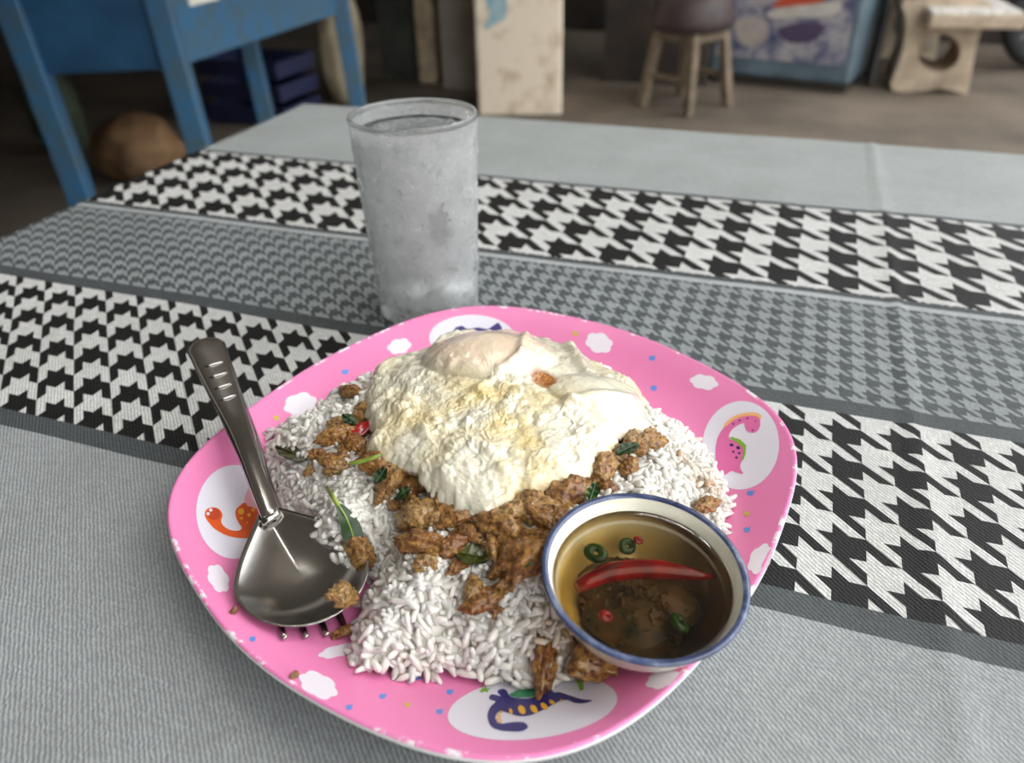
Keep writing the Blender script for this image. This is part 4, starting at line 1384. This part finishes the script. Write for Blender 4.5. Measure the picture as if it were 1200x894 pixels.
# water
prof = [(0.0, 0.0086), (0.018, 0.0089), (GR0 - 0.0042, 0.0100)] + [(Rg(z) - 0.00235, z) for z in np.linspace(0.0125, 0.1030, 18)] + [(Rg(0.103) - 0.0035, 0.1026), (0.0, 0.1026)]
vb, fb = lathe(prof, 80)
wt = obj('drinking_water', vb, fb, M_water, loc=(GX, GY, 0))
tag(wt, 'clear cold water filling the fogged glass', 'water')
M_ice = (lambda t: t.done(t.pbr(color=(0.97, 0.99, 1.0, 1), rough=0.12, trans=1.0, ior=1.22, normal=t.bump(t.noise(160, 3, 0.5, t.coord()), 0.4, 0.001))))(NT('ice'))

# ================================================================== BACKGROUND THINGS
# --- blue table with a deep apron
M_bluepaint = simple('blue_paint', (40, 86, 122), 0.42, rgb2=(28, 64, 94), scale=7, bump=0.2, bscale=40)
M_bluepaint2 = simple('worn_blue_paint', (48, 98, 136), 0.45, rgb2=(68, 90, 100), scale=16, bump=0.2, bscale=40)
M_paper = simple('paper', (222, 220, 206), 0.8, var=0.1, scale=40)
zb_ = -0.20
BC = at(200, 80, zb_); BL = at(32, 88, zb_); BRt = at(398, 14, zb_)
bt = empty('blue_side_table', (BC[0], BC[1], FZ))
tag(bt, 'blue painted wooden table with deep apron panels and splayed legs in the dark corner', 'table')
org = np.array([BC[0], BC[1], FZ])
BF = BL + (BRt - BC)                         # hidden fourth corner
topz = 0.16


def panel(name, a, b, z0, z1, th, mat):
    bm = bmesh.new()
    d = (b - a)[:2]; L = np.hypot(*d); ang = math.atan2(d[1], d[0])
    c = (a + b) / 2
    box_bm(c[0] - org[0], c[1] - org[1], (z0 + z1) / 2 - org[2], L, th, z1 - z0, ang, bm)
    return bobj(name, bm, mat, bt, bevel=0.004)


panel('apron_panel', BL, BC, zb_, topz, 0.028, M_bluepaint)
panel('apron_panel', BC, BRt, zb_, topz, 0.028, M_bluepaint2)
panel('apron_panel', BRt, BF, zb_, topz, 0.028, M_bluepaint)
panel('apron_panel', BF, BL, zb_, topz, 0.028, M_bluepaint)
cen = (BL + BC + BRt + BF) / 4
lean = np.array([0.055, -0.010, 0])           # all four lean the same way a little
for c_ in (BL, BC, BRt, BF):
    q = c_ + (cen - c_) / np.linalg.norm(cen - c_) * 0.012
    a = np.array([q[0], q[1], topz]) - org; b = np.array([q[0], q[1], FZ]) + lean - org
    bobj('leg', bar_bm(b, a, 0.062, 0.062, tuple((BC - BL) / np.linalg.norm(BC - BL))), M_bluepaint2, bt, bevel=0.005)
bm = bmesh.new()
vs4 = []
for zz in (topz, topz + 0.03):
    vs4.append([bm.verts.new(Vector((c_[0], c_[1], zz)) - Vector(org) + Vector((cen - c_)).normalized() * -0.03 * Vector((1, 1, 0)).length) for c_ in (BL, BC, BRt, BF)])
bm.faces.new(vs4[0]); bm.faces.new(vs4[1])
for i in range(4): bm.faces.new((vs4[0][i], vs4[0][(i + 1) % 4], vs4[1][(i + 1) % 4], vs4[1][i]))
bobj('table_top', bm, M_bluepaint, bt)
dn = (BRt - BC) / np.linalg.norm(BRt - BC); nn = np.array([dn[1], -dn[0], 0])
pc_ = BC + dn * 0.11; zp = zat(pc_, 6)
bmn = bar_bm(Vector(pc_ + nn * 0.016 - dn * 0.0 + [0, 0, zp - zb_]) - Vector(org), Vector(pc_ + nn * 0.016 + dn * 0.18 + [0, 0, zp - zb_]) - Vector(org), 0.002, 0.001)
ppo = bobj('paper_note', box_bm(0, 0, 0, 0.14, 0.0015, 0.10, math.atan2(dn[1], dn[0])), M_paper, loc=Vector(pc_ + nn * 0.0155 + dn * 0.08 + np.array([0, 0, zp + 0.046 - zb_])))
tag(ppo, 'white paper note stuck on the blue table apron', 'paper')
bmn.free()


# --- floor things in the dark corner
def sack(name, px, py, z, w, d, h, mat, label, cat, seed):
    p = at(px, py, z)
    bm = bmesh.new(); bmesh.ops.create_icosphere(bm, subdivisions=4, radius=1)
    P = np.array([v.co[:] for v in bm.verts])
    P = P * (1 + 0.22 * fbm(P * 1.4 + seed, 3) + 0.05 * fbm(P * 5 + seed, 2))[:, None]
    P[:, 2] = np.maximum(P[:, 2], -0.75) + 0.75
    for v, q in zip(bm.verts, P): v.co = (q[0] * w / 2, q[1] * d / 2, q[2] * h / 1.75)
    o = bobj(name, bm, mat, smooth=True, loc=(p[0], p[1], z))
    tag(o, label, cat)
    return o


M_brown = simple('brown_paper_bag', (132, 100, 66), 0.7, rgb2=(88, 66, 48), scale=9)
M_cream = simple('cream_sack', (196, 182, 150), 0.8, rgb2=(150, 136, 112), scale=8)
M_mossy = simple('green_bag', (70, 84, 62), 0.7, rgb2=(48, 56, 44), scale=9)
sack('brown_bag', 170, 206, FZ, 0.34, 0.30, 0.24, M_brown, 'crumpled brown bag on the floor under the blue table', 'bag', 1)
sack('green_bag', 78, 175, FZ, 0.22, 0.20, 0.36, M_mossy, 'dull green bag standing beside the blue table leg', 'bag', 2)
sack('cream_sack', 408, 118, FZ, 0.22, 0.2, 0.62, M_cream, 'pale cream sack standing behind the far blue table leg', 'sack', 3)
M_crate = simple('navy_crate', (34, 40, 74), 0.6, var=0.3, scale=10)
cr = at(305, 140, FZ)
crate = empty('plastic_crate', (cr[0], cr[1] + 0.05, FZ)); tag(crate, 'dark blue plastic crate in the shadow under the blue table', 'crate')
for (x, y, sx, sy) in ((0, -0.15, 0.44, 0.015), (0, 0.15, 0.44, 0.015), (-0.213, 0, 0.015, 0.3), (0.213, 0, 0.015, 0.3)):
    for zc in (0.05, 0.15, 0.25):
        bobj('slat', box_bm(x, y, zc, sx, sy, 0.07), M_crate, crate, bevel=0.003)
bobj('base', box_bm(0, 0, 0.008, 0.43, 0.3, 0.014), M_crate, crate)

# --- plastered pillar
M_pillar = (lambda t: t.done(t.pbr(color=t.mix(t.ramp(t.noise(9, 6, 0.65, t.coord()), [(0.5, (0, 0, 0)), (0.72, (1, 1, 1))]), lin(224, 208, 186), lin(172, 148, 118)), rough=0.85,
                                   normal=t.bump(t.noise(40, 4, 0.6, t.coord()), 0.2, 0.004))))(NT('limewashed_plaster'))
pA = at(561, 136, FZ); pB = at(658, 135, FZ)
dv = (pB - pA)[:2]; wv_ = np.hypot(*dv); pang = math.atan2(dv[1], dv[0])
nv = np.array([-dv[1], dv[0]]) / wv_
pc = (pA + pB)[:2] / 2 + nv * 0.21
pil = bobj('wall_pillar', box_bm(0, 0, 1.475, wv_, 0.42, 2.95, pang), M_pillar, loc=(pc[0], pc[1], FZ), bevel=0.012)
tag(pil, 'pale limewashed square pillar with a peeling blue patch', kind='structure')
M_peel = simple('peeling_blue', (120, 160, 176), 0.8, rgb2=(176, 188, 186), scale=30)
bm = bmesh.new()
pl = []
ppx = smooth_poly([(568, -6), (590, -8), (594, 8), (592, 22), (580, 28), (571, 35), (567, 30), (574, 16)], 2)
ax_ = np.array([dv[0], dv[1], 0]) / wv_; nf = np.array([-nv[0], -nv[1], 0])
for (x, y) in ppx:
    d = FWD + (x - 600) / FPX * RIGHT - (y - 447) / FPX * UP
    s_ = ((pA - CAM) @ nf) / (d @ nf); w_ = CAM + d * s_ + nf * 0.0008
    pl.append(bm.verts.new(Vector(w_) - Vector((pc[0], pc[1], FZ))))
bm.faces.new(pl)
r_ = bmesh.ops.extrude_face_region(bm, geom=list(bm.faces))
for v in [g for g in r_['geom'] if isinstance(g, bmesh.types.BMVert)]: v.co += Vector(nf) * 0.002
bobj('peeling_patch', bm, M_peel, pil)

# --- door frame and door leaf left of the pillar
M_frame = simple('door_frame_wood', (228, 210, 178), 0.7, rgb2=(160, 138, 108), scale=12)
M_doorleaf = simple('grey_green_door', (82, 84, 76), 0.6, rgb2=(50, 52, 48), scale=5)


def col_at(px, Y, py=60):
    """plan point seen in image column px on the plane y = Y"""
    d = FWD + (px - 600) / FPX * RIGHT - (py - 447) / FPX * UP
    w = CAM + d * ((Y - CAM[1]) / d[1])
    return w[:2]


def upright(px0, px1, Y, depth, h, o):
    a, b = col_at(px0, Y), col_at(px1, Y)
    c = (a + b) / 2 - np.array([o[0], o[1]])
    return box_bm(c[0], c[1] + depth / 2, h / 2, abs(b[0] - a[0]), depth, h)


ret = bobj('wall_return', upright(517, 566, 4.05, 0.2, 2.95, (-1.6, 4.05)), simple('grey_plaster', (206, 196, 184), 0.85, rgb2=(170, 160, 148), scale=6), loc=(-1.6, 4.05, FZ))
tag(ret, 'grey plaster return beside the pale pillar', kind='structure')
dq = (-2.0, 4.1)
door = empty('door_1', (dq[0], dq[1], FZ)); tag(door, 'grey green door leaf with a pale wooden frame post', kind='structure')
bobj('frame_post', upright(489, 509, 4.12, 0.06, 2.6, dq), M_frame, door, bevel=0.006)
bobj('frame_post', upright(509, 518, 4.15, 0.06, 2.6, dq), simple('brown_post', (104, 78, 58), 0.6, var=0.4, scale=12), door, bevel=0.004)
bobj('door_leaf', upright(446, 489, 4.2, 0.035, 2.4, dq), M_doorleaf, door, bevel=0.004)

# --- wooden stool in front of the cooler
M_stool = simple('pale_stool_wood', (124, 108, 88), 0.65, rgb2=(88, 75, 60), scale=14)
M_stool_seat = simple('dark_stool_seat', (70, 56, 54), 0.55, rgb2=(46, 38, 38), scale=12)
f1_ = at(752, 124, FZ); f2_ = at(806, 137, FZ)
sd_ = (f2_ - f1_)[:2]; sw = np.hypot(*sd_); su = sd_ / sw; sn = np.array([-su[1], su[0]])
sc_ = (f1_ + f2_)[:2] / 2 + sn * sw / 2
stool = empty('wooden_stool', (sc_[0], sc_[1], FZ)); tag(stool, 'wooden stool with pale splayed legs and dark seat beside the cooler', 'stool')
zs = zat(sc_, 34) - FZ
for a in (-1, 1):
    for b in (-1, 1):
        p0 = np.array([*(su * a * sw / 2 + sn * b * sw / 2), 0]); p1 = np.array([*(su * a * sw * 0.36 + sn * b * sw * 0.36), zs - 0.01])
        bobj('leg', bar_bm(p0, p1, 0.042, 0.042, (su[0], su[1], 0)), M_stool, stool, bevel=0.005)
for b in (-1, 1):
    p0 = np.array([*(-su * sw * .43 + sn * b * sw * .43), zs * 0.42]); p1 = np.array([*(su * sw * .43 + sn * b * sw * .43), zs * 0.42])
    bobj('rung', bar_bm(p0, p1, 0.02, 0.026), M_stool, stool, bevel=0.003)
bobj('seat_rail', box_bm(0, 0, zs - 0.02, sw * 0.85, sw * 0.85, 0.035, math.atan2(su[1], su[0])), M_stool, stool, bevel=0.004)
vb, fb = lathe([(0, 0), (sw * .55, 0), (sw * 0.62, 0.012), (sw * .64, 0.05), (sw * .60, 0.12), (sw * .5, 0.16), (0, 0.17)], 40)
obj('seat', [(x, y, z + zs) for x, y, z in vb], fb, M_stool_seat, stool)

# --- chest cooler with a printed front
M_cooler = simple('pale_blue_enamel', (98, 114, 124), 0.35, rgb2=(70, 84, 92), scale=6)
cA = at(828, 96, FZ); cB = at(992, 113, FZ)
dv = (cB - cA)[:2]; cw = np.hypot(*dv); cang = math.atan2(dv[1], dv[0]); cu = np.array([dv[0], dv[1], 0]) / cw; cn = np.array([-cu[1], cu[0], 0])
cool = empty('chest_cooler', (*(cA[:2] + (dv + cn[:2] * 0.55) / 2),  FZ), cang)
tag(cool, 'pale blue drinks cooler with a red white and blue printed front', 'cooler')
bobj('cabinet', box_bm(0, 0, 0.48, cw, 0.55, 0.86), M_cooler, cool, bevel=0.02)
bobj('base', box_bm(0, 0.02, 0.028, cw * 0.95, 0.5, 0.05), simple('cooler_base', (52, 46, 42), 0.6), cool)
bobj('lid', box_bm(0, 0, 0.93, cw * 1.02, 0.57, 0.05), M_cooler, cool, bevel=0.012)
t = NT('printed_splash')
co = t.coord()
sp1 = t.ramp(t.noise(9, 6, 0.7, co), [(0.32, lin(50, 60, 92)), (0.46, lin(104, 104, 124)), (0.58, lin(160, 156, 156)), (0.72, lin(80, 68, 90))])
M_print = t.done(t.pbr(color=sp1, rough=0.4))
zlo = zat(cA[:2] + dv / 2, 71) - FZ
pnl = bobj('printed_panel', box_bm(-0.005, -0.2775, (zlo + 0.86) / 2, cw * 0.9, 0.006, 0.86 - zlo), M_print, cool)


def on_front(name, pts, rgb, lift):
    """flat print on the cooler front, outline in panel coordinates (u along, v up)"""
    bm = bmesh.new()
    vs_ = [bm.verts.new((u, -0.281 - lift, v)) for u, v in pts]
    bm.faces.new(vs_)
    r_ = bmesh.ops.extrude_face_region(bm, geom=list(bm.faces))
    for g in r_['geom']:
        if isinstance(g, bmesh.types.BMVert): g.co.y -= 0.0008
    return bobj(name, bm, simple(name + '_ink', rgb, 0.4, var=0.25, scale=14), pnl)


def front_uv(px, py):
    p0 = cA + np.array([0, 0, 0]); nfc = -cn
    d = FWD + (px - 600) / FPX * RIGHT - (py - 447) / FPX * UP
    w_ = CAM + d * (((p0 - CAM) @ nfc) / (d @ nfc))
    return float((w_ - np.array([cool.location.x, cool.location.y, 0])) @ cu), float(w_[2] - FZ)


def fpoly(pts): return [front_uv(x, y) for x, y in smooth_poly(pts, 3)]


on_front('red_print', fpoly([(905, 8), (920, -4), (945, -8), (968, -4), (960, 3), (935, 6)]), (186, 78, 50), 0.0)
on_front('white_print', fpoly([(900, 14), (930, 7), (960, 4), (985, 2), (984, 14), (960, 20), (925, 20), (905, 22)]), (190, 184, 176), 0.0)
on_front('navy_print', fpoly([(912, 34), (940, 26), (965, 28), (962, 42), (945, 50), (922, 48)]), (78, 66, 92), 0.0)
on_front('pale_print', fpoly([(862, 26), (880, 20), (898, 24), (900, 45), (880, 54), (866, 48)]), (166, 156, 150), 0.0)

# --- concrete bench with a round hole in its leg
M_conc = simple('bench_concrete', (190, 172, 148), 0.85, rgb2=(138, 122, 104), scale=8, bump=0.3, bscale=60)
M_mosaic = (lambda t: t.done(t.pbr(color=t.ramp(t.n('TexVoronoi', {'Vector': t.coord(), 'Scale': 55.0}, feature='F1').outputs['Distance'], [(0.25, lin(236, 232, 224)), (0.6, lin(176, 170, 164))]), rough=0.6)))(NT('white_mosaic'))
b0 = at(1046, 108, FZ); b1_ = at(1136, 111, FZ)
bu = (b1_ - b0); bw = np.linalg.norm(bu); bu /= bw; bn = np.array([-bu[1], bu[0], 0])


def bench_pt(px, py):
    d = FWD + (px - 600) / FPX * RIGHT - (py - 447) / FPX * UP
    w_ = CAM + d * (((b0 - CAM) @ bn) / (d @ bn))
    return float((w_ - b0) @ bu), float(w_[2] - FZ)


bench = empty('concrete_bench', tuple(b0), math.atan2(bu[1], bu[0]))
tag(bench, 'pale concrete bench with white mosaic seat and a round hole in its leg', 'bench')
outl = [bench_pt(x, y) for x, y in smooth_poly([(1060, 0), (1062, 25), (1058, 60), (1048, 88), (1046, 106), (1080, 107), (1104, 104), (1130, 110), (1134, 108), (1138, 90), (1143, 60), (1152, 30), (1162, 4), (1110, -2)], 3)]
hole = [bench_pt(x, y) for x, y in ell(1101, 62, 25, 22, -0.25, 28)]
bm = bmesh.new()
es = []
for ring in (outl, hole):
    vr = [bm.verts.new((u, 0, max(v, 0.0))) for u, v in ring]
    es += [bm.edges.new((vr[i], vr[(i + 1) % len(vr)])) for i in range(len(vr))]
bmesh.ops.triangle_fill(bm, use_beauty=True, edges=es)
r_ = bmesh.ops.extrude_face_region(bm, geom=list(bm.faces))
for g in r_['geom']:
    if isinstance(g, bmesh.types.BMVert): g.co.y += 0.26
legm = bobj('leg', bm, M_conc, bench)
lg2 = bpy.data.objects.new('leg', legm.data); COL.objects.link(lg2); lg2.parent = bench; lg2.location = (0, 0.85, 0)
us = [bench_pt(1078, 27), bench_pt(1186, 30)]
zt_ = us[0][1]
zt_ = max(v for u, v in outl) - 0.10
sx0, sx1 = bench_pt(1080, 20)[0] , bench_pt(1188, 24)[0]
zsl = (bench_pt(1085, 26)[1])
slab_o = bobj('seat_slab', box_bm((sx0 + sx1) / 2 - 0.0, 0.36, zsl + 0.03, (sx1 - sx0), 1.1, 0.06), M_conc, bench, bevel=0.012)
bobj('mosaic_top', box_bm((sx0 + sx1) / 2, 0.36, zsl + 0.064, (sx1 - sx0) * 0.96, 1.06, 0.012), M_mosaic, slab_o, bevel=0.004)

# --- dark board leaning between the cooler and the bench
M_dark = simple('dark_rubber', (46, 42, 40), 0.7, rgb2=(30, 28, 27), scale=10)
lb0 = at(1018, 108, FZ) + np.array([0, 0.12, 0]); lb1 = lb0 + np.array([0.02, 0.16, 0.85])
lb = bobj('leaning_board', bar_bm((0, 0, 0.012), tuple(lb1 - lb0), 0.10, 0.03, (1, 0.2, 0)), M_dark, loc=tuple(lb0), bevel=0.006)
tag(lb, 'dark board leaning between the pale blue cooler and the concrete bench', 'board')

# --- motorbike standing beyond the bench
M_tyre = simple('tyre', (28, 28, 29), 0.8, var=0.3, scale=30)
M_metal = simple('engine_metal', (120, 122, 124), 0.35, metal=0.9, var=0.4, scale=12)
M_bikepaint = simple('dark_bike_paint', (34, 34, 38), 0.3, var=0.2, scale=8)
mb0 = at(1190, 92, FZ) + np.array([0.16, 0.25, 0])
bike = empty('motorbike', tuple(mb0), 0.25); tag(bike, 'dark motorbike parked beyond the concrete bench', 'motorbike')


def wheel(x):
    V, F = [], []
    n, m = 40, 10
    for i in range(n):
        a = 2 * math.pi * i / n
        for j in range(m):
            b = 2 * math.pi * j / m
            r = 0.235 + 0.045 * math.cos(b)
            V.append((x + r * math.cos(a), 0.045 * math.sin(b), 0.28 + r * math.sin(a)))
    for i in range(n):
        for j in range(m): F.append((i * m + j, ((i + 1) % n) * m + j, ((i + 1) % n) * m + (j + 1) % m, i * m + (j + 1) % m))
    w = obj('tyre', V, F, M_tyre, bike)
    for q in range(5):
        a = 2 * math.pi * q / 5
        bobj('spoke', bar_bm((x, 0, 0.28), (x + 0.2 * math.cos(a), 0, 0.28 + 0.2 * math.sin(a)), 0.03, 0.02, (0, 1, 0)), M_metal, w)


wheel(0.0); wheel(1.2)
for s in (-1, 1):
    bobj('fork_tube', bar_bm((0, s * 0.065, 0.28), (0.22, s * 0.065, 0.95), 0.035, 0.035, (0, 1, 0)), M_metal, bike, bevel=0.006)
bobj('engine', box_bm(0.62, 0, 0.40, 0.36, 0.22, 0.26), M_metal, bike, bevel=0.03)
bobj('frame_body', bar_bm((0.2, 0, 0.82), (0.62, 0, 0.55), 0.14, 0.2, (0, 1, 0)), M_bikepaint, bike, bevel=0.03)
bobj('seat', bar_bm((0.6, 0, 0.74), (1.3, 0, 0.80), 0.22, 0.11, (0, 0, 1)), M_bikepaint, bike, bevel=0.03)
bobj('mudguard', bar_bm((-0.16, 0, 0.57), (0.18, 0, 0.60), 0.11, 0.03, (0, 0, 1)), M_bikepaint, bike, bevel=0.01)
